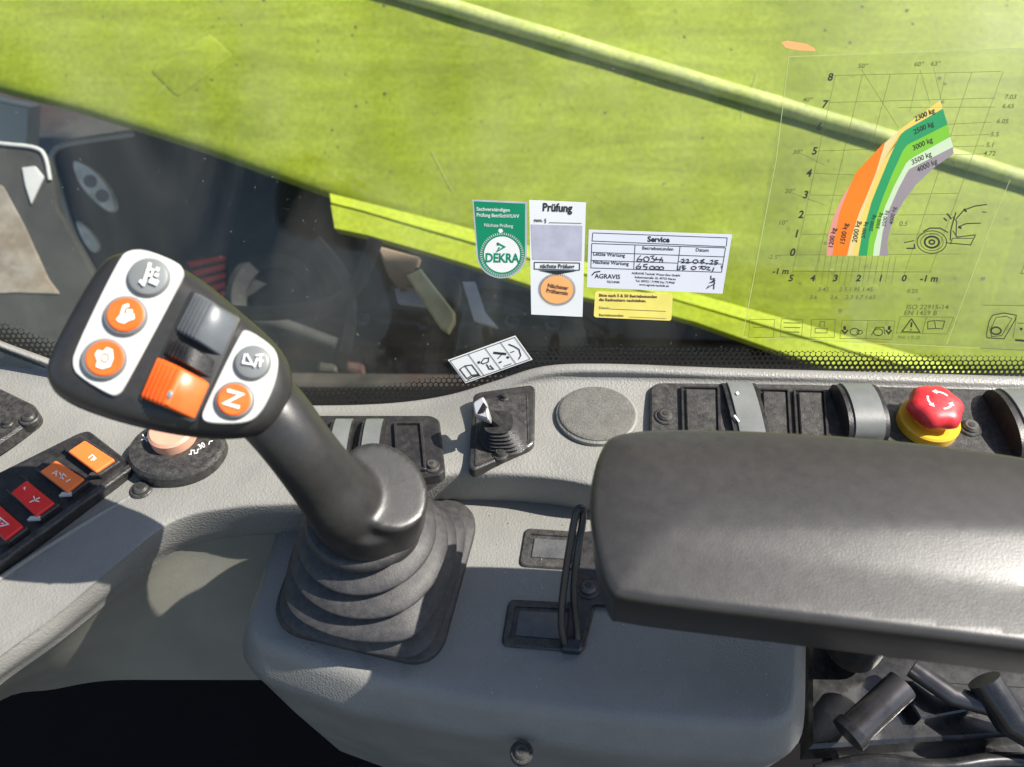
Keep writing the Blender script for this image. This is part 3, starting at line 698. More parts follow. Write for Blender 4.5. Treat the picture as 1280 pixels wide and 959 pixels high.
wp2 = [(300, 418), (308, 411), (340, 432), (348, 446), (347, 466), (340, 490), (326, 517), (309, 530), (262, 530), (252, 524), (255, 511)]
for wpx in (wp1, wp2):
    g = MB(); g.slab(HP, chaikin(HPp(wpx), 2), [(0, -.001), (0, .0008), (.0003, .0012)]); g.build('button_plate', M['white'], js)
def hbtn(cx, cy, r, kind, off=(0, 0)):
    u, v = HP.uv(cx, cy); R = r * .000315
    pl = lift(HP, .0012)
    g = MB(); g.disc(pl, u, v, R, [(0, 0), (0, .0012), (.0006, .0022), (.0016, .0026)], n=40); b = g.build('button', M['bgrey'], js)
    if kind == 'orange':
        u2, v2 = HP.uv(cx + off[0], cy + off[1])
        g = MB(); g.disc(lift(pl, .0022), u2, v2, R * .84, [(0, 0), (0, .0007), (.0005, .0011)], n=40); g.build('button_face', M['orange'], b)
    return b
def onH(x, y, off): return HP.hit(x, y) + HN * off
OFB = .0050
b = hbtn(188, 349, 24.5, 'grey'); g = MB()
g.ribbon(onH, [(192, 334), (187, 350), (183, 362)], 4, OFB); g.ribbon(onH, [(189, 340), (196, 343), (193, 350), (186, 348)], 2.4, OFB); g.poly(onH, [(193, 352), (203, 356), (200, 362), (190, 358)], OFB)
g.poly(onH, [(200, 339), (204, 341), (202, 345), (198, 343)], OFB); g.poly(onH, [(199, 346), (203, 348), (201, 352), (197, 350)], OFB); g.ribbon(onH, [(179, 356), (185, 360)], 4, OFB); g.build('icon', M['print'], b, smooth=0)
b = hbtn(159, 397, 25, 'orange', (1.5, 0)); g = MB()
g.poly(onH, [(150, 404), (157, 395), (165, 398), (172, 396), (173, 403), (165, 406), (160, 409), (153, 407)], OFB); g.ribbon(onH, [(157, 397), (160, 388), (166, 386)], 4, OFB); g.poly(onH, [(163, 391), (171, 392), (169, 397), (163, 397)], OFB); g.build('icon', M['print'], b, smooth=0)
b = hbtn(132, 451, 25.5, 'orange', (3, 0)); g = MB()
g.poly(onH, [(124, 447), (128, 441), (134, 443), (139, 438), (146, 441), (147, 452), (143, 462), (133, 465), (125, 462), (127, 455)], OFB); g.build('icon', M['print'], b, smooth=0)
g = MB(); g.ribbon(onH, [(132, 450), (135, 446), (140, 447), (141, 453), (137, 457), (132, 455)], 1.8, OFB + .0002, closed=True); g.build('icon_detail', M['orange'], b, smooth=0)
b = hbtn(317, 455, 21.5, 'grey'); g = MB()
g.ribbon(onH, [(309, 446), (306, 457), (318, 459), (311, 446)], 2, OFB); g.ribbon(onH, [(320, 462), (324, 452), (331, 455)], 2.4, OFB); g.ribbon(onH, [(328, 446), (327, 462)], 2.4, OFB); g.ribbon(onH, [(322, 448), (332, 447)], 1.6, OFB); g.build('icon', M['print'], b, smooth=0)
b = hbtn(294.5, 502, 23, 'orange', (.5, 0)); g = MB()
g.ribbon(onH, [(284, 507), (303, 512)], 4.2, OFB); g.ribbon(onH, [(285, 505), (303, 499)], 4.2, OFB); g.ribbon(onH, [(286, 491), (304, 497)], 4.2, OFB)
g.bm.clear()
g.ribbon(onH, [(287, 491), (305, 496), (284, 507), (302, 512)], 4.4, OFB); g.build('icon', M['print'], b, smooth=0)
# thumb wheels
def wheel(q, m_, name):
    a, b, c, d = [Vector(HP.uv(*p)) for p in q]      # upper-left, upper-right, lower-right, lower-left
    n = 88; g = MB(); rg = []
    for i in range(n + 1):
        t = i / n; p = a.lerp(b, t); r_ = d.lerp(c, t)
        h = .0052 * (1 - abs(2 * t - 1) ** 1.7) + .0008
        if t < .48: h += .0009 * (1 if math.sin(t * math.pi * 2 * 11) > 0 else 0)
        rg.append((p, r_, h))
    def row(s, dh): return [HP.at(*(p.lerp(r_, s)), h + dh if dh > -.5 else -.003) for p, r_, h in rg]
    m = [row(0, -1), row(0.0, -.0018), row(.025, -.0006), row(.07, 0), row(.93, 0), row(.975, -.0006), row(1.0, -.0018), row(1, -1)]
    g.rings(m, closed=False, cap0=False, cap1=False); o = g.build(name, m_, js, smooth=40); return o
groove = MB(); groove.slab(HP, rounded(HPp([(240, 362), (302, 398), (243, 530), (172, 500)]), .002), [(0, -.001), (0, .0005), (.0003, .0007)]); groove.build('wheel_well', M['ink'], js)
wheel([(245, 366), (297, 400), (277, 447), (220, 414)], M['rollg'], 'grey_thumbwheel')
wheel([(216, 423), (270, 451), (263, 474), (206, 443)], M['black'], 'wheel_bridge')
ow = wheel([(198, 447), (263, 479), (243, 525), (176, 497)], M['orange'], 'orange_thumbwheel')
g = MB(); u, v = HP.uv(217, 497); g.disc(lift(HP, .0056), u, v, .0011, [(0, -.001), (0, .0009), (.0003, .0011)], n=14, ry=.0016); g.build('locating_pip', M['bgrey'], ow)

# ================================================================== ARMREST
ar = thing('armrest', Z(1050, 700, 0), 'wide worn black padded armrest on the right above the pod', 'armrest')
AZ = .125; AP = Zp(AZ)
ao = [(766, 536), (748, 562), (738, 605), (738, 650), (748, 700), (762, 735), (775, 745), (1000, 772), (1280, 806), (1520, 838), (1520, 612), (1280, 567), (1150, 549), (1000, 537), (860, 532)]
ap = chaikin([AP.uv(*q) for q in ao], 3)
yb = lambda a: AP.uv(1000, 690)[1]
ridge = AP.uv(1000, 668)[1]
def crown(d, a, b):
    return .0055 * (1 - math.exp(-d / .016)) + max(0, ridge - b) * -.12 * min(1, d / .02)
g = MB(); g.slab(AP, ap, [(.009, -.034), (.005, -.032), (.003, -.028), (.0005, -.008), (0, -.0045), (.0004, -.0022), (.0016, -.0006), (.0032, 0)], crown=crown, step=.003)
g.build('pad', M['arm'], ar, smooth=60)
g = MB(); q = [AP.uv(*p) for p in ((830, 560), (1500, 640), (1500, 740), (830, 690))]
g.slab(AP, q, [(.004, -.060), (0, -.036)]); g.build('support_plate', M['black'], ar)
g = MB(); a = Z(1180, 720, .06); g.tube([(a.x, a.y + .02, .085), (a.x, a.y + .02, -.06)], .016, 24); g.build('support_post', M['black'], ar)

# ================================================================== UNDER THE ARMREST: seat mechanism
sm = thing('seat_linkage', Z(1150, 900, -.12), 'glossy black seat adjustment linkage below the armrest at lower right', 'seat mechanism')
g = MB(); a, b = Z(1068, 912, -.05), Z(1128, 856, -.04); g.tube([a, b], .0085, 28); t_ = g.build('damper_tube', M['tube'], sm, smooth=50)
d = (a - b).normalized(); g = MB(); g.tube([a, a + d * .005], .0100, 28); g.build('end_ring', M['steel2'] if 'steel2' in M else M['wire'], t_, smooth=50)
g = MB(); g.tube([Z(1140, 835, -.05), Z(1190, 870, -.05), Z(1300, 900, -.05), Z(1400, 960, -.05)], .0055, 14); g.build('link_arm', M['tube'], sm, smooth=60)
g = MB(); g.tube([Z(1230, 850, -.04), Z(1262, 900, -.05), Z(1330, 940, -.06)], .009, 18); g.build('link_arm', M['wire'], sm, smooth=60)
g = MB(); g.pslab(Zp(-.09), [(1040, 930), (1140, 915), (1400, 930), (1400, 1100), (1040, 1100)], [(0, -.02), (0, 0), (.003, .003)]); g.build('bracket', M['wire'], sm)
g = MB(); g.pslab(Zp(-.070), [(1012, 760), (1500, 770), (1500, 905), (1012, 935)], [(0, -.02), (0, -.002), (.002, 0)]); g.build('cover_plate', M['wire'], sm)  # added dark sheet, blackens the pale wall gap under the armrest
g = MB(); g.pslab(Zp(-.062), [(1120, 850), (1300, 860), (1300, 890), (1230, 885), (1150, 900)], [(0, -.012), (0, 0), (.001, .001)]); g.build('bracket', M['wire'], sm)
hs = chaikin([tuple(Z(1020, 965, -.08)), tuple(Z(1090, 948, -.075)), tuple(Z(1170, 962, -.07)), tuple(Z(1260, 945, -.07)), tuple(Z(1400, 970, -.07))], 3, False)
g = MB(); g.tube(hs, .004, 12); o = g.build('cable', M['wire'], sm, smooth=80)

# ================================================================== BOOM OUTSIDE
boom = thing('loader_boom', BP.hit(640, 200) - Vector((0, 0, .3)), 'huge lime green loader boom outside the window', 'boom')
bo = [(-900, -130), (0, 112), (100, 138), (250, 186), (416, 246), (600, 297), (841, 370), (960, 405), (1170, 462), (1500, 556), (2100, 740), (2100, -700), (-900, -700)]
g = MB(); g.pslab(BP, bo, [(.26, -.34), (.05, -.06), (.006, -.022), (0, -.014), (.002, -.007), (.008, -.002), (.018, 0)]); g.build('boom_tube', M['lime'], boom, smooth=50)
# raised lower flange, two facets with a fold
fl_t = [(414, 247), (590, 291), (841, 364), (1170, 456), (1600, 576)]; fl_m = [(420, 262), (590, 312), (841, 382), (1080, 452), (1600, 600)]; fl_b = [(427, 293), (560, 331), (665, 366), (841, 402), (1000, 458), (1600, 640)]
def alongx(l, x):
    for a, b in zip(l, l[1:]):
        if a[0] <= x <= b[0]: return a[1] + (b[1] - a[1]) * (x - a[0]) / (b[0] - a[0])
    return l[0][1] if x < l[0][0] else l[-1][1]
g = MB(); rg = []
for x in list(range(416, 1600, 40)) + [1600]:
    wob = .0015 * math.sin(x * .07)
    t_ = BP.hit(x, alongx(fl_t, x)); m1 = BP.hit(x + 3, alongx(fl_m, x)); bb = BP.hit(x + 8, alongx(fl_b, x))
    rg.append([t_ - BN * .02, t_ + BN * .018, t_.lerp(m1, .9) + BN * (.026 + wob), m1 + BN * (.020 + wob), m1.lerp(bb, .1) + BN * (.030 + wob), bb + BN * .028, bb + BN * .004, bb - BN * .03 + BP.v * .02])
g.rings(rg); g.build('lower_flange', M['lime_lit'], boom, smooth=30)
g = MB(); p0, p1 = BP.hit(430, -28), BP.hit(1700, 352)
pts = [p0.lerp(p1, i / 30) + BN * (.0055 + .0009 * math.sin(i * 2.1)) for i in range(31)]
g.tube(pts, .0112, 16); g.build('steel_pipe', M['pipe'], boom, smooth=80)
g = MB(); pl = lift(BP, 0); g.pslab(pl, [(188, 88), (262, 42), (292, 70), (222, 122)], [(0, -.001), (0, .0008), (.002, .0016)], round_=.008); g.build('cover_plate', M['lime'], boom)
# dark dirt specks and chips on the paint: small countable-by-nobody chips
g = MB()
for i in range(240):
    x = random.uniform(-50, 1300); y = random.uniform(-20, 440)
    lim = alongx(bo[1:10], max(0, x)) - 14
    if y > lim: continue
    r_ = random.choice((.0008, .001, .0014, .0022)) * random.uniform(.6, 1.2); c = BP.hit(x, y) + BN * .0006; n_ = random.randint(5, 7); a0 = random.random() * 6
    g.face([c + (BP.u * math.cos(a0 + 6.283 * k / n_) + BP.v * math.sin(a0 + 6.283 * k / n_) * .8) * r_ * random.uniform(.6, 1.3) for k in range(n_)])
g.build('dirt_specks', M['chassis'], boom, smooth=0, kind='stuff')

def onB(x, y, off): return BP.hit(x, y) + BN * off
M['scratch'] = mat('pale_scratch', (.33, .38, .12), .6)
random.seed(5)
for p in ([(262, 48), (250, 62), (232, 84), (212, 102), (196, 118)], [(946, 92), (940, 110), (930, 128), (926, 150)], [(540, 190), (552, 214), (566, 240)]):
    g = MB(); g.ribbon(onB, p, .8, .0012); g.build('paint_scratch', M['scratch'], boom, smooth=0)
# ------------------------------------------------------------------ machine chassis seen under the boom
ch = thing('machine_chassis', (0, 1.0, -.9), 'dark muddy chassis side seen through the window below the boom', 'chassis')
g = MB(); g.box((-1.6, .62, -.84), (1.6, 2.6, -.76), .01); g.build('deck_plate', M['chassis'], ch)
CHZ = -.5
def beam(q, z, th, m_, name, rr_=.004):
    g = MB(); g.pslab(Zp(z), q, [(0, -th), (0, -.004), (.004, 0)], round_=rr_); return g.build(name, m_, ch)
beam([(250, 372), (720, 396), (720, 412), (250, 392)], -.46, .05, M['chassis'], 'frame_rail')
beam([(250, 408), (1000, 425), (1000, 446), (250, 424)], -.50, .04, M['rust'], 'frame_rail')
beam([(180, 462), (1000, 470), (1000, 486), (180, 480)], -.44, .08, M['chassis'], 'frame_rail')
for i, x in enumerate((395, 430, 468, 505, 545, 585)):
    beam([(x, 432), (x + 24, 433), (x + 26, 462 + (i % 3) * 5), (x + 2, 461)], -.49 + .01 * (i % 2), .05, M['rust'] if i % 2 else M['chassis'], 'cross_rib')
random.seed(3)
for i in range(16):
    x = random.uniform(560, 800); y = random.uniform(388, 440); c = Z(x, y, -.55)
    g = MB(); rr_ = random.uniform(.008, .022); n_ = 7
    g.rings([[c + Vector((math.cos(6.28 * k / n_) * rr_ * f * random.uniform(.8, 1.2), math.sin(6.28 * k / n_) * rr_ * f * random.uniform(.8, 1.2), h * rr_)) for k in range(n_)] for f, h in ((1, 0), (1.1, .4), (.6, .9))]); g.build('mud_clod', M['mud'], ch)
g = MB(); c = YP0 = Z(330, 360, -.4)
g.slab(Plane(Z(345, 372, -.42), (0.1, -.7, .7)), [(.075 * math.cos(6.283 * k / 40), .075 * math.sin(6.283 * k / 40)) for k in range(40)], [(.01, -.06), (0, -.05), (0, -.01), (.01, 0), (.03, -.004), (.032, -.015), (.05, -.012)]); g.build('wheel_hub', M['rubber'], ch)
hp = [tuple(BP.hit(330, 330)), tuple(BP.hit(420, 372)), tuple(BP.hit(480, 345))]
YP = Plane((0, .80, 0), (0, -.65, .76))               # sloping dark body side under the boom
g = MB(); g.tube(chaikin([tuple(YP.hit(395, 300)), tuple(YP.hit(437, 350)), tuple(YP.hit(440, 400)), tuple(YP.hit(432, 440))], 2, False), .006, 8); g.build('hydraulic_hose', M['rubber'], ch, smooth=80)
g = MB(); g.tube(chaikin([tuple(YP.hit(470, 300)), tuple(YP.hit(440, 380)), tuple(YP.hit(330, 395)), tuple(YP.hit(240, 385))], 2, False), .008, 8); g.build('hydraulic_hose', M['rubber'], ch, smooth=80)
g = MB(); g.pslab(YP, [(508, 345), (526, 336), (568, 390), (568, 402), (560, 417), (550, 410)], [(0, -.02), (0, 0), (.002, .002)]); g.build('beige_bracket', M['beige'], ch)
g = MB(); g.pslab(YP, [(465, 300), (520, 315), (508, 345), (518, 352), (495, 358), (480, 340)], [(0, -.05), (0, -.03), (.002, -.028)]); g.build('mud_flap', M['tan'], ch)
g = MB(); g.pslab(YP, [(486, 354), (520, 352), (545, 378), (490, 372)], [(0, -.06), (0, -.04)]); g.build('grey_block', M['paper2'] if 'paper2' in M else M['greyp'], ch)
g = MB(); g.pslab(YP, [(575, 345), (592, 345), (605, 385), (622, 405), (590, 395)], [(0, -.06), (0, -.04)]); g.build('grey_block', M['greyp'], ch)
g = MB(); g.pslab(YP, [(512, 330), (575, 345), (572, 385), (548, 384)], [(0, -.04), (0, -.01), (.003, -.008)], round_=.01); g.build('black_bracket', M['rubber'], ch)

for q in ((300, 380), (372, 388), (455, 402), (530, 407), (640, 404), (690, 408)):
    g = MB(); c = Z(q[0], q[1], -.455); pl = Plane(c, (0, -.2, .98)); g.disc(pl, 0, 0, .011, [(0, -.004), (0, .006), (.002, .008)], n=6); g.build('bolt_head', M['tube'], ch, smooth=20)
for k, (a_, b_) in enumerate((((560, 372), (700, 402)), ((600, 366), (760, 420)), ((250, 400), (420, 430)))):
    a3 = Z(*a_, -.42); b3 = Z(*b_, -.43); mid = a3.lerp(b3, .5) + Vector((0, 0, .03)); g = MB(); g.tube(chaikin([tuple(a3), tuple(mid), tuple(b3)], 3, False), .009, 10); g.build('hydraulic_hose', M['rubber'], ch, smooth=80)
# far vehicle parts on the left, seen through the glass
VP = Plane(CP0 + ray(250, 250) * 1.42, (.15, -.75, .65)); VP2 = Plane(CP0 + ray(40, 300) * 1.12, (.25, -.75, .62))
bpn = thing('dark_body_panel', VP.hit(250, 330), 'glossy black machine panel with pale rim behind the joystick head', 'body panel')
o_ = [(62, 190), (80, 174), (168, 160), (420, 170), (520, 300), (430, 470), (250, 500), (112, 335), (76, 240)]
g = MB(); g.pslab(VP, o_, [(0, -.04), (0, -.004), (.002, 0)], round_=.03); g.build('panel', M['glossblack'], bpn)
uvs = rounded([VP.uv(*q) for q in o_], .03); 
g = MB(); lst = [(112, 337), (92, 290), (77, 242), (66, 205), (66, 190), (80, 180), (168, 168)]
g.tube(chaikin([tuple(VP.hit(*q) + VP.n * .002) for q in lst], 2, False), .0045, 8); g.build('panel_rim', M['rim'], bpn, smooth=80)
g = MB(); g.pslab(VP, [(232, 322), (283, 318), (285, 372), (262, 368)], [(0, 0), (0, .004)]); g.build('reflector_base', M['rubber'], bpn)
for k in range(5):
    y = 322 + k * 11
    g = MB(); g.pslab(VP, [(234 + k * 7, y + 6), (282, y - 3), (283, y + 3), (240 + k * 7, y + 12)], [(0, .003), (0, .009), (.001, .010)]); g.build('red_slat', M['red2'] if 'red2' in M else M['redc'], bpn)
lc = thing('oval_lamp', VP.hit(120, 235), 'oval clear lamp with two round lenses on the black panel', 'lamp')
oc = [(91, 203), (100, 200), (125, 215), (143, 240), (150, 262), (140, 268), (118, 252), (98, 228)]
g = MB(); g.slab(VP, chaikin([VP.uv(*q) for q in oc], 2), [(0, 0), (0, .006), (.003, .012)]); g.build('lamp_body', M['lens'], lc)
for c in ((116, 228), (131, 246)):
    u, v = VP.uv(*c); g = MB(); g.disc(lift(VP, .012), u, v, .0105, [(0, 0), (0, .002), (.001, .003)], n=20); g.build('round_lens', M['bgrey'], lc)
lc = thing('small_lamp', VP.hit(115, 290), 'narrow chrome lamp lower on the black panel edge', 'lamp')
g = MB(); g.slab(VP, chaikin([VP.uv(*q) for q in [(95, 275), (104, 278), (124, 298), (128, 312), (118, 318), (104, 300)]], 2), [(0, 0), (0, .006), (.003, .010)]); g.build('lamp_body', M['lens'], lc)
M['mirr'] = mat('mirror_reflection', (.14, .11, .075), .3, vary=.4, vscale=10, dust=.6, dustcol=(.60, .60, .56), dscale=7)  # brown and whitish mottling is a reflection painted into the colour
mr_ = thing('wing_mirror', VP2.hit(40, 300), 'dark framed mirror with pale rounded rim at left edge', 'mirror')
o2 = [(-90, 165), (46, 183), (60, 200), (72, 262), (118, 345), (150, 395), (60, 455), (-90, 390)]
g = MB(); g.pslab(VP2, o2, [(0, -.03), (0, -.003), (.002, 0)], round_=.012); g.build('mirror_housing', M['glossblack'], mr_)
g = MB(); g.tube(chaikin([tuple(VP2.hit(*q) + VP2.n * .002) for q in [(-90, 168), (0, 180), (48, 184), (58, 196), (63, 225)]], 2, False), .0028, 8); g.build('mirror_rim', M['rim'], mr_, smooth=80)
g = MB(); g.pslab(VP2, [(-90, 215), (4, 232), (30, 280), (62, 350), (76, 368), (20, 366), (-90, 372)], [(0, 0), (0, .002), (.001, .003)], round_=.004); g.build('mirror_glass', M['mirr'], mr_)
g = MB(); g.pslab(VP2, [(28, 210), (45, 208), (56, 222), (40, 256), (32, 232)], [(0, 0), (0, .003), (.001, .004)], round_=.002); g.build('indicator', M['rim'], mr_)
ps = thing('pale_post', VP.hit(15, 180), 'short cream white post behind the mirror at upper left', 'post')
PPp = Plane(CP0 + ray(10, 160) * 1.6, (0, -.9, .4)); g = MB(); g.pslab(PPp, [(-40, 118), (38, 134), (34, 200), (-40, 196)], [(0, -.04), (0, 0), (.003, .003)]); g.build('post_body', M['white'], ps)

# ================================================================== STICKERS ON THE WINDOW
def board(root, px, m_, name='backing', h=.0003, ch_=0, lowoff=0):
    g = MB(); p = [WP.uv(*q) for q in px]
    if ch_: p = chaikin(p, ch_)
    g.slab(WP, p, [(0, .0001 + lowoff), (0, h + lowoff)]); return g.build(name, m_, root, smooth=0)
e1 = .0004; e2 = .0005; e3 = .0006
# green badge
st = thing('green_badge_sticker', WP.hit(626, 345), 'green shield sticker reading DEKRA, leftmost of the upright window stickers', 'sticker')
arcb = [(627 + 29.5 * math.cos(math.radians(a)), 317 + 29.5 * math.sin(math.radians(a))) for a in range(0, 181, 12)]
shield = [(591, 250), (657, 253)] + arcb
board(st, [(590.5, 249.5), (658.5, 252.5)] + [(627 + 31.5 * math.cos(math.radians(a)), 316.5 + 31.5 * math.sin(math.radians(a))) for a in range(0, 181, 12)], M['greyp'])
g = MB(); g.poly(onW, [(592.5, 251.5), (656.5, 254.5)] + [(627 + 29.3 * math.cos(math.radians(a)), 316.5 + 29.3 * math.sin(math.radians(a))) for a in range(0, 181, 12)], e1); g.build('green_face', M['dgreen'], st, smooth=0)
g = MB()
for k in range(60):
    a = 2 * math.pi * k / 60; c = (627.5, 318); g.ribbon(onW, [(c[0] + 24.5 * math.cos(a), c[1] + 24.5 * math.sin(a)), (c[0] + 27.5 * math.cos(a), c[1] + 27.5 * math.sin(a))], .7, e2)
g.poly(onW, [(627.5 + 22.5 * math.cos(2 * math.pi * k / 40), 318 + 22.5 * math.sin(2 * math.pi * k / 40)) for k in range(40)], e2)
g.text(onW, 'Sachverständigen', 595.5, 263, 6.2, e2, ang=-2, bold=.012, sx=.98); g.text(onW, 'Prüfung BetrSichV/UVV', 595.5, 270.5, 6.2, e2, ang=-2, bold=.012, sx=.90)
g.text(onW, 'Nächste Prüfung', 605, 283, 6, e2, ang=-2, sx=.9)
g.poly(onW, [(624, 286), (627.5, 286), (629, 289), (625.5, 291.5), (622.5, 288.5)], e2)
g.build('white_print', M['print'], st, smooth=0)
g = MB(); g.text(onW, 'DEKRA', 627.5, 327.5, 15.5, e3, ang=-1, bold=.035, align='CENTER', sx=.86)
g.ribbon(onW, [(621.5, 303.5), (630.5, 308.5), (621, 314.5), (624.5, 309)], 2.2, e3); g.ribbon(onW, [(621.5, 303.5), (622.5, 307)], 2, e3)
g.build('green_print', M['dgreen'], st, smooth=0)
# Pruefung
st = thing('inspection_sticker', WP.hit(697, 395), 'tall white sticker headed Prüfung with grey field and round peach seal', 'sticker')
board(st, [(661.5, 250), (732.5, 253), (728, 396), (664, 393)], M['paperw'])
g = MB(); g.poly(onW, [(663.5, 280.5), (728, 282), (727, 326), (665.5, 324.5)], e1); g.build('grey_field', M['greyp'], st, smooth=0)
g = MB(); g.text(onW, 'Prüfung', 696.5, 264, 14, e2, ang=-2, bold=.03, align='CENTER', sx=.86)
g.text(onW, 'gem. §', 667, 277, 6.2, e2, ang=-1, bold=.02); g.ribbon(onW, [(686, 278), (727, 279)], .6, e2)
g.ribbon(onW, [(668, 327.5), (724.5, 328.5), (724.5, 337.5), (668, 336)], .9, e2, closed=True); g.text(onW, 'nächste Prüfung', 696.5, 335, 7.4, e2, ang=-1, bold=.02, align='CENTER', sx=.9)
g.poly(onW, [(672, 337.5), (721, 338.5), (696, 343)], e2); g.build('black_print', M['ink'], st, smooth=0)
g = MB()
for k in range(56):
    a = 2 * math.pi * k / 56; g.ribbon(onW, [(696 + 19 * math.cos(a), 362 + 16.8 * math.sin(a)), (696 + 23.5 * math.cos(a), 362 + 20.5 * math.sin(a))], 1.0, e1)
g.build('seal_ticks', M['brown'], st, smooth=0)
g = MB(); g.poly(onW, [(696 + 20.5 * math.cos(2 * math.pi * k / 40), 362 + 17.5 * math.sin(2 * math.pi * k / 40)) for k in range(40)], e2); g.build('peach_seal', M['peach'], st, smooth=0)
g = MB(); g.text(onW, 'Nächster', 697, 360.5, 7, e3, ang=-8, bold=.03, align='CENTER'); g.text(onW, 'Prüftermin', 696, 367, 7, e3, ang=-8, bold=.03, align='CENTER', sx=.9); g.build('seal_lettering', M['brown'], st, smooth=0)
# Service
st = thing('service_sticker', WP.hit(824, 360), 'wide white service record sticker with handwritten hours and dates', 'sticker')
board(st, [(736, 287), (915, 293), (903, 367), (733.5, 359)], M['paper'])
def sv(x, y): return (730 + x / 6.4, 280 + y / 6.4)
g = MB()
for l in ([(70, 70), (1145, 110)], [(60, 135), (1130, 180)], [(70, 70), (65, 135)], [(1145, 110), (1138, 178)], [(62, 155), (1135, 190)], [(62, 155), (55, 350)], [(1132, 190), (1100, 385)],
          [(408, 168), (398, 358)], [(768, 180), (745, 370)], [(60, 225), (1125, 262)], [(58, 290), (755, 312)], [(55, 350), (1100, 385)], [(755, 300), (1105, 320)]):
    g.ribbon(onW, [sv(*q) for q in l], .75, e1)
g.text(onW, 'Service', *sv(595, 143), 9.5, e1, ang=-2, bold=.035, align='CENTER'); g.text(onW, 'Betriebsstunden', *sv(590, 208), 6, e1, ang=-2, align='CENTER', bold=.01); g.text(onW, 'Datum', *sv(945, 220), 6, e1, ang=-2, align='CENTER', bold=.01)
g.text(onW, 'Letzte Wartung', *sv(72, 250), 6.2, e1, ang=-3, bold=.015); g.text(onW, 'Nächste Wartung', *sv(70, 315), 6.2, e1, ang=-3, bold=.015)
g.text(onW, 'AGRAVIS', *sv(85, 432), 8, e1, ang=-2, bold=.015); g.text(onW, 'TECHNIK', *sv(180, 470), 4, e1, ang=-2, bold=.01)
g.ribbon(onW, [sv(62, 410), sv(85, 385), sv(130, 378)], 1.5, e1)
for j, (t_, x, y) in enumerate((('AGRAVIS Technik Weser-Ems GmbH', 575, 410), ('Industriestraße 10, 49733 Haren', 570, 440), ('Tel. 05932 / 71990 Fax 719950', 568, 470), ('www.agravis-technik.de', 560, 497))):
    g.text(onW, t_, *sv(x, y), 3.9, e1, ang=-3, bold=.012, align='CENTER')
g.build('black_print', M['ink'], st, smooth=0)
g = MB()
def hand(pts, w_=1.1): g.ribbon(onW, [sv(*q) for q in pts], w_, e2)
def oval(cx, cy, rx, ry, s_=0): hand([(cx + rx * math.cos(a / 10 * 6.6 + 1.2) - s_ * ry * math.sin(a / 10 * 6.6 + 1.2), cy + ry * math.sin(a / 10 * 6.6 + 1.2)) for a in range(11)])
hand([(455, 250), (430, 275), (425, 298), (455, 300), (465, 282), (435, 280)]); oval(500, 280, 22, 20); hand([(530, 258), (560, 252), (545, 270), (570, 285), (555, 302), (530, 300)]); hand([(580, 262), (578, 285), (610, 280)]); hand([(625, 262), (605, 302)]); hand([(610, 285), (630, 285), (628, 303)])
hand([(450, 315), (420, 340), (422, 358), (450, 355), (455, 338), (430, 340)]); hand([(510, 320), (480, 322), (478, 338), (505, 342), (500, 360), (475, 362)]); oval(545, 348, 20, 13); oval(585, 350, 20, 12); oval(620, 352, 18, 13)
hand([(778, 285), (795, 278), (802, 290), (780, 308), (808, 308)]); hand([(815, 285), (832, 280), (838, 292), (818, 310), (845, 310)]); hand([(852, 304), (858, 306)], 1.6); oval(893, 298, 20, 15); hand([(960, 280), (935, 290), (960, 305), (945, 315), (932, 305), (965, 282)]); hand([(978, 314), (992, 316)], 1.6)
hand([(1010, 290), (1030, 288), (1030, 300), (1008, 318), (1035, 320)]); hand([(1075, 290), (1050, 290), (1048, 303), (1068, 306), (1060, 322), (1042, 322)])
hand([(750, 330), (748, 360), (768, 362), (770, 332)]); hand([(785, 330), (812, 335), (790, 345), (815, 355), (795, 365), (785, 330)]); oval(878, 350, 20, 13); hand([(915, 340), (945, 335), (925, 360)]); oval(960, 348, 18, 12); hand([(985, 340), (1005, 345), (985, 362), (1015, 368)]); hand([(1040, 345), (1030, 372), (1020, 385)]); hand([(1100, 330), (1104, 355)])
hand([(1015, 410), (1015, 440), (1045, 435), (1030, 455), (1000, 470), (1035, 462), (1050, 445)]); hand([(1035, 430), (1045, 475), (1020, 490), (980, 515), (1000, 490)]); hand([(1040, 478), (1038, 520)])
g.build('handwriting', M['pen'], st, smooth=0)
# yellow
st = thing('yellow_note_sticker', WP.hit(792, 395), 'small yellow reminder sticker below the white service sticker', 'sticker')
pxy = [(744, 364), (841, 367), (839, 401), (742, 396.5)]
g = MB(); g.slab(WP, rounded([WP.uv(*q) for q in pxy], .0018), [(0, .0001), (0, .0003)]); g.build('backing', M['yel'], st, smooth=0)
g = MB(); g.text(onW, 'Bitte nach 5 & 50 Betriebsstunden', 748.5, 370.5, 5.0, e1, ang=-1.5, bold=.03, sx=1.05); g.text(onW, 'die Radmuttern nachziehen.', 748.5, 376, 5.0, e1, ang=-1.5, bold=.03, sx=1.05)
g.text(onW, 'Datum:', 748.5, 386, 4.6, e1, ang=-1.5); g.ribbon(onW, [(762, 386), (832, 389)], .5, e1); g.text(onW, 'Betriebsstunden:', 748.5, 395, 4.6, e1, ang=-1.5, bold=.01); g.ribbon(onW, [(786, 396), (832, 398)], .4, e1)
g.build('lettering', M['brown'], st, smooth=0)
e1p = .00172
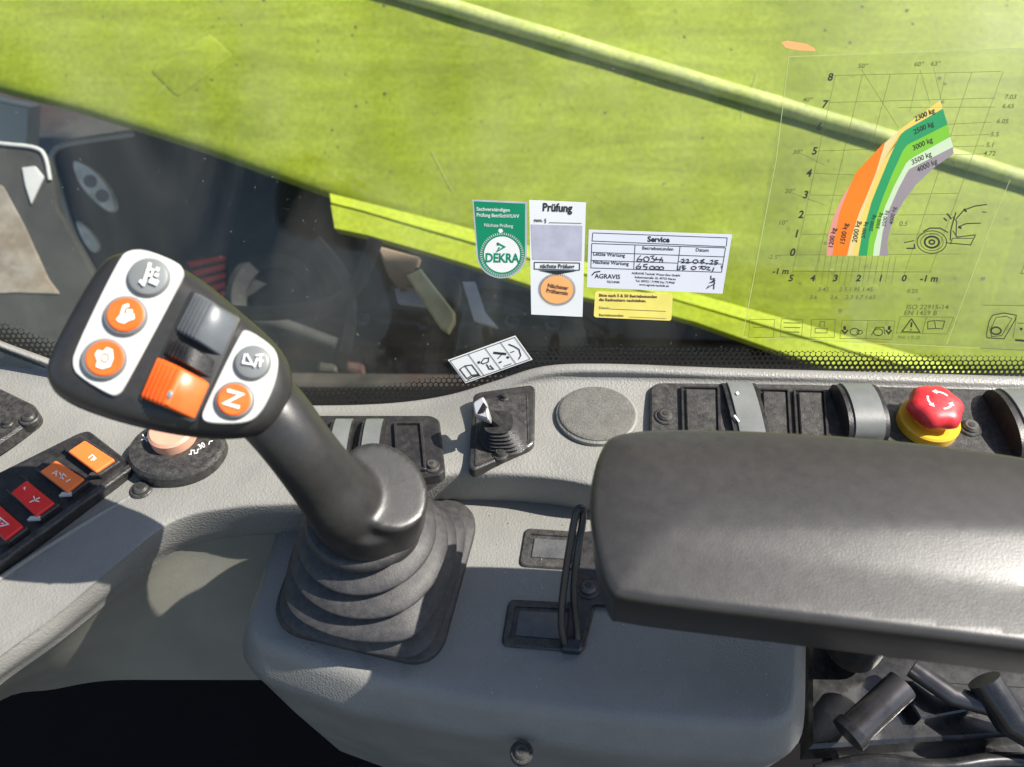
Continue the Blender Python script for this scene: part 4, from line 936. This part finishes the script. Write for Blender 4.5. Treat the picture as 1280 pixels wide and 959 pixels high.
# pictogram
st = thing('pictogram_sticker', WP.hit(612, 450), 'tilted white four-field pictogram sticker low on the window', 'sticker')
A, B_, Cc, D = (560, 449), (644, 418.5), (665.5, 448.5), (582, 478)
board(st, [A, B_, Cc, D], M['paperw'], lowoff=.0012)
def bl(s_, t_): a = Vector(A).lerp(Vector(B_), s_); b = Vector(D).lerp(Vector(Cc), s_); q = a.lerp(b, t_); return (q.x, q.y)
g = MB(); g.ribbon(onW, [bl(.02, .05), bl(.98, .05), bl(.98, .95), bl(.02, .95)], .7, e1p, closed=True)
for s_ in (.29, .54, .77): g.ribbon(onW, [bl(s_, .05), bl(s_, .95)], .7, e1p)
g.build('ruled_frame', M['ink'], st, smooth=0); g = MB()
g.ribbon(onW, [bl(.06, .45), bl(.15, .40), bl(.24, .45), bl(.24, .85), bl(.15, .80), bl(.06, .85)], 1.2, e1p, closed=True); g.ribbon(onW, [bl(.15, .42), bl(.15, .8)], 1, e1p)
g.ribbon(onW, [bl(.06, .9), bl(.15, .86), bl(.25, .9)], 1.6, e1p); g.build('pictogram', M['ink'], st, smooth=0); g = MB()
g.ribbon(onW, [bl(.33, .45), bl(.36, .45)], 3, e1p); g.ribbon(onW, [bl(.37, .48), bl(.44, .38), bl(.5, .42), bl(.46, .55), bl(.38, .55)], 1.1, e1p, closed=True); g.ribbon(onW, [bl(.42, .6), bl(.41, .8), bl(.46, .85), bl(.45, .68)], 1.3, e1p); g.build('pictogram', M['ink'], st, smooth=0); g = MB()
g.ribbon(onW, [bl(.60, .3), bl(.74, .5)], 2.6, e1p); g.ribbon(onW, [bl(.6, .55), bl(.72, .42)], 1.1, e1p); g.ribbon(onW, [bl(.58, .7), bl(.62, .7)], 1.6, e1p); g.ribbon(onW, [bl(.72, .6), bl(.74, .66)], 2.4, e1p); g.ribbon(onW, [bl(.60, .88), bl(.72, .88)], .8, e1p); g.build('pictogram', M['ink'], st, smooth=0); g = MB()
g.ribbon(onW, [bl(.85, .2), bl(.90, .35), bl(.93, .5), bl(.90, .72), bl(.84, .82)], 1.3, e1p); g.ribbon(onW, [bl(.80, .5), bl(.86, .5)], 1, e1p)
g.build('pictogram', M['ink'], st, smooth=0)

# ------------------------------------------------------------------ load chart
lcx = thing('load_chart_decal', WP.hit(1110, 430), 'clear load chart decal with rainbow coloured weight bands and metre scale', 'decal')
def k4(x, y): return (920 + x / 3.553, 50 + y / 3.553)
def k5(x, y): return (920 + x / 3.553, 240 + y / 3.553)
board(lcx, [(986, 71), (1420, 55), (1330, 440), (928, 421)], M['film'], 'film', .0003)
right = {}
R0 = [(520, 620), (470, 700), (430, 790), (408, 870), (400, 958)]
R1 = [(660, 452), (600, 515), (530, 590), (500, 660), (460, 760), (437, 870), (427, 958)]
R2 = [(660, 456), (620, 590), (580, 690), (545, 770), (510, 880), (492, 958)]
R3 = [(730, 395), (712, 430), (640, 560), (600, 660), (560, 770), (530, 880), (515, 958)]
R4 = [(917, 305), (735, 410), (690, 500), (640, 620), (600, 720), (575, 810), (555, 880), (542, 958)]
R5 = [(938, 375), (760, 465), (740, 490), (690, 600), (650, 700), (615, 800), (590, 880), (580, 958)]
R6 = [(950, 430), (775, 527), (755, 545), (700, 650), (660, 740), (630, 840), (612, 910), (607, 958)]
R7 = [(962, 475), (765, 575), (720, 660), (680, 750), (650, 850), (635, 958)]
R8 = [(965, 505), (880, 565), (800, 640), (740, 720), (700, 790), (680, 850), (670, 900), (675, 958)]
bo_ = 0
def poly_res(p, n):
    P = [Vector(q) for q in p]; L = [0]
    for i in range(len(P) - 1): L.append(L[-1] + (P[i + 1] - P[i]).length)
    o = []
    for i in range(n):
        t = L[-1] * i / (n - 1); k = 0
        while k < len(P) - 2 and L[k + 1] < t: k += 1
        o.append(tuple(P[k].lerp(P[k + 1], min(1, (t - L[k]) / max(1e-9, L[k + 1] - L[k])))))
    return o
def band(a, b, m_, pre=()):
    global bo_
    bo_ += .00001; g = MB()
    A_, B2 = poly_res(a, 30), poly_res(b, 30)
    for i in range(29): g.poly(onW, [k4(*q) for q in (A_[i], A_[i + 1], B2[i + 1], B2[i])], e1 + bo_)
    g.build('weight_band', M[m_], lcx, smooth=0)
band(R0, R1[3:], 'band_pink'); band(R1, R2[1:], 'band_orange'); band(R2, R3, 'band_cream'); band(R3, R4, 'band_yellow', [(905, 268)][::-1] if 0 else ())
g = MB(); g.poly(onW, [k4(*q) for q in ((730, 395), (905, 268), (917, 305))], e1); g.build('weight_band', M['band_yellow'], lcx, smooth=0)
band(R4, R5, 'band_green'); band(R5, R6, 'band_lime'); band(R6, R7, 'band_pale'); band(R7, R8, 'band_grey')
g = MB(); f = M['inkf']
ys = [(435, 158, 1175, 140), (410, 278, 1150, 258), (720, 300, 1150, 298), (930, 375, 1130, 365), (360, 493, 1100, 470), (950, 425, 1130, 420), (345, 592, 545, 600), (330, 688, 480, 690), (310, 777, 440, 775), (290, 862, 420, 862), (180, 955, 1000, 950),
      (760, 685, 990, 680), (720, 777, 960, 775), (690, 862, 900, 862), (965, 510, 1100, 505)]
for a in ys: g.ribbon(onW, [k4(a[0], a[1]), k4(a[2], a[3])], .55, e1)
g.ribbon(onW, [k5(250, 352), k5(870, 355)], .7, e1)
for x0, y0, x1, y1 in ((440, 160, 250, 1030), (560, 155, 350, 1030), (685, 150, 600, 470), (808, 150, 770, 320), (930, 145, 905, 260), (1045, 145, 740, 1060), (1185, 140, 860, 1030), (555, 130, 720, 390), (815, 130, 860, 280), (875, 120, 910, 265), (280, 500, 400, 560), (250, 680, 400, 735)):
    g.ribbon(onW, [k4(x0, y0), k4(x1, y1)], .5, e1)
for k in range(14): x = 350 + k * 26; g.ribbon(onW, [k4(x + 22, 958), k4(x, 1075 + (k % 3) * 10)], .45, e1)
g.build('grid_lines', f, lcx, smooth=0)
for t_, x, y in (('8', 415, 180), ('7', 390, 300), ('6', 365, 400), ('5', 345, 508), ('4', 320, 606), ('3', 305, 702), ('2', 285, 790), ('1', 265, 875), ('0', 247, 958)): g = MB(); g.text(onW, t_, *k4(x, y), 13, e2, bold=.03, shear=.25, align='CENTER'); g.build('scale_number', M['ink'], lcx, smooth=0)
for t_, x in (('5', 240), ('4', 337), ('3', 438), ('2', 540), ('1', 638), ('0', 742)): g = MB(); g.text(onW, t_, *k5(x, 395), 11, e2, bold=.03, shear=.25, align='CENTER', sx=1.1); g.build('scale_number', M['ink'], lcx, smooth=0)
g = MB(); g.text(onW, '-1 m', *k5(853, 397), 11, e2, bold=.03, shear=.25, align='CENTER', sx=1.1); g.build('scale_number', M['ink'], lcx, smooth=0)
g = MB(); g.text(onW, '-1 m', *k5(195, 363), 10, e2, bold=.03, shear=.25, align='CENTER', sx=1.1); g.build('scale_number', M['ink'], lcx, smooth=0)
for t_, x, y in (('50°', 560, 125), ('60°', 808, 117), ('63°', 882, 115), ('40°', 315, 275), ('30°', 270, 507), ('20°', 235, 680), ('10°', 205, 820), ('7.03', 1215, 262), ('6.65', 1205, 303), ('6.05', 1180, 370), ('5.5', 1145, 428), ('5.1', 1125, 475), ('4.72', 1122, 513), ('0.5', 740, 825)): g = MB(); g.text(onW, t_, *k4(x, y), 8, e2, shear=.25, align='CENTER', bold=.015, sx=1.1); g.build('value_lettering', M['inkf'], lcx, smooth=0)
for t_, x, y in (('-2.5°', 165, 297), ('3.45', 385, 440), ('2.5 1.95 1.45', 530, 440), ('3.6', 340, 475), ('2.6', 432, 475), ('2.3 1.7 1.65', 550, 475), ('0.25', 780, 448)): g = MB(); g.text(onW, t_, *k5(x, y), 7, e2, shear=.25, align='CENTER', bold=.012, sx=1.15); g.build('value_lettering', M['inkf'], lcx, smooth=0)
g = MB(); g.text(onW, 'ISO 22915-14', *k5(752, 520), 8.2, e2, shear=.2, bold=.015, sx=1.15); g.build('value_lettering', M['inkf'], lcx, smooth=0)
g = MB(); g.text(onW, 'EN 1459 B', *k5(742, 546), 8.2, e2, shear=.2, bold=.015, sx=1.15); g.build('value_lettering', M['inkf'], lcx, smooth=0)
g = MB(); g.text(onW, 'PHI 1 0,20', *k5(715, 652), 6, e2, shear=.2, sx=1.1); g.build('value_lettering', M['inkf'], lcx, smooth=0)
for t_, x, y, sz in (('1200 kg', 428, 925, 8), ('1500 kg', 480, 910, 8.5), ('2000 kg', 535, 900, 8.5), ('2300 kg', 570, 880, 6.5), ('2500 kg', 605, 850, 6.5), ('3000 kg', 635, 840, 6.5), ('3500 kg', 662, 830, 6.5), ('4000 kg', 695, 820, 7)): g = MB(); g.text(onW, t_, *k4(x, y), sz, e2, ang=80, bold=.012); g.build('band_lettering', M['ink'], lcx, smooth=0)
for t_, x, y in (('2300 kg', 795, 362), ('2500 kg', 790, 420), ('3000 kg', 785, 492), ('3500 kg', 780, 555), ('4000 kg', 805, 588)): g = MB(); g.text(onW, t_, *k4(x, y), 9, e2, ang=25, bold=.015, shear=.2, sx=.95); g.build('band_lettering', M['ink'], lcx, smooth=0)
g = MB()  # tractor pictogram and icon boxes
def ic(p, w_=.9): g.ribbon(onW, [k5(*q) for q in p], w_, e2)
def circ(cx, cy, rx, ry, w_=.9, n=24): g.ribbon(onW, [k5(cx + rx * math.cos(6.283 * k / n), cy + ry * math.sin(6.283 * k / n)) for k in range(n)], w_, e2, closed=True)
circ(868, 222, 66, 50, 1.1); circ(868, 222, 50, 38, .7); circ(868, 222, 32, 25, 2.4); circ(868, 222, 12, 9, 2)
ic([(830, 175), (860, 160), (905, 160), (940, 180)], 1.6); ic([(950, 215), (952, 170), (965, 120), (975, 90)], 1.6); ic([(975, 200), (978, 130), (960, 110)], 1.3); ic([(960, 170), (980, 200), (1060, 190)], 1.2); ic([(930, 225), (1010, 232), (1040, 235), (1062, 190)], 1.2); ic([(950, 232), (960, 205), (1050, 205)], 1)
ic([(975, 120), (1010, 80), (1060, 62), (1112, 55)], 1.4); ic([(985, 155), (1020, 140), (1085, 138)], 1.3); ic([(1010, 75), (1022, 88)], 2.5); ic([(1090, 88), (1110, 90)], 1.2); ic([(935, 95), (955, 120)], 2); ic([(920, 115), (935, 128)], 2); ic([(985, 155), (1000, 160)], 2.6)
ic([(745, 225), (790, 215)], 1.2); ic([(755, 250), (792, 250), (790, 230)], 1.6)
g.build('machine_pictogram', M['ink'], lcx, smooth=0)
for b_ in ([(60, 565), (170, 565), (165, 645), (55, 645)], [(200, 562), (295, 565), (290, 645), (195, 642)], [(335, 565), (440, 565), (435, 645), (330, 645)], [(470, 568), (585, 570), (575, 650), (460, 650)], [(585, 570), (705, 572), (690, 655), (575, 650)], [(728, 553), (965, 555), (935, 630), (710, 625)], [(845, 553), (825, 628)]): g = MB(); ic(b_ + [b_[0]], .6); g.build('icon_frame', M['inkf'], lcx, smooth=0)
g = MB()
ic([(480, 595), (482, 612)], 3.4); ic([(468, 612), (482, 628), (496, 612)], 2); circ(525, 620, 20, 15, 1.1); circ(548, 622, 12, 9, 1); g.build('icon', M['ink'], lcx, smooth=0); g = MB()
ic([(680, 595), (678, 612)], 3.4); ic([(664, 612), (676, 628), (690, 612)], 2); circ(630, 622, 20, 15, 1.1); ic([(600, 635), (620, 600), (655, 600), (660, 632)], 1); g.build('icon', M['ink'], lcx, smooth=0); g = MB()
ic([(778, 562), (735, 620), (815, 622), (778, 562)], 1.4); ic([(779, 578), (776, 600)], 2.2); ic([(775, 608), (776, 613)], 2); g.build('icon', M['ink'], lcx, smooth=0); g = MB()
ic([(850, 575), (880, 570), (885, 605), (850, 608), (850, 575)], 1); ic([(885, 570), (925, 573), (915, 608), (885, 605)], 1); g.build('icon', M['ink'], lcx, smooth=0); g = MB(); ic([(210, 580), (285, 582)], 1); ic([(210, 600), (285, 602)], 1); ic([(210, 620), (280, 622)], 1.2); ic([(370, 600), (372, 575), (392, 575), (390, 600)], 1); ic([(350, 605), (405, 605), (402, 625), (350, 625), (350, 605)], .9); ic([(75, 600), (150, 602)], .9)
g.build('icon', M['inkf'], lcx, smooth=0)
g = MB()
for l in ([(986, 71), (1420, 55)], [(986, 71), (970, 200), (928, 421)], [(928, 421), (1330, 440)], [(1262, 225), (1235, 290), (1183, 430)]): g.ribbon(onW, l, .6, e1)
M['edge'] = mat('film_edge', (.5, .55, .25), .5)
g.build('film_edges', M['edge'], lcx, smooth=0)
# second decal at right edge
d2 = thing('lever_diagram_decal', WP.hit(1260, 430), 'faint decal with lever outline at right edge below load chart', 'decal')
g = MB(); g.slab(WP, [WP.uv(*q) for q in [(1270, 285), (1420, 285), (1400, 445), (1224, 438)]], [(0, .0004), (0, .0005)]); g.build('film', M['film'], d2, smooth=0)
g = MB(); e4 = .0012
def ic2(p, w_=.9): g.ribbon(onW, [k5(*q) for q in p], w_, e4)
ic2([(1135, 545), (1185, 535), (1240, 545), (1235, 565), (1185, 650), (1110, 645), (1108, 625), (1120, 570), (1135, 545)], 1.2); ic2([(1150, 555), (1195, 550), (1220, 560), (1175, 635), (1130, 640), (1125, 610), (1150, 555)], .9)
g.ribbon(onW, [k5(1150 + 22 * math.cos(6.283 * k / 16), 614 + 16 * math.sin(6.283 * k / 16)) for k in range(16)], 2, e4, closed=True); ic2([(1090, 500), (1400, 505)], .5); ic2([(1245, 580), (1290, 582)], .7); ic2([(1240, 555), (1225, 645)], .6)
ic2([(1262, 600), (1262, 612)], 3); ic2([(1235, 655), (1290, 660)], 2.4); ic2([(1285, 300), (1260, 360), (1300, 362)], .7)
g.build('diagram_lines', M['ink'], d2, smooth=0)
# orange smear on window above chart
st = thing('orange_tape_scrap', WP.hit(1000, 62), 'small torn scrap of orange tape above the load chart', 'tape')
g = MB(); g.slab(WP, [WP.uv(*q) for q in [(976, 53), (985, 51), (1008, 55), (1017, 60), (1020, 64), (998, 63), (982, 60)]], [(0, .0001), (0, .0005)]); g.build('tape', M['peach'], st, smooth=0)
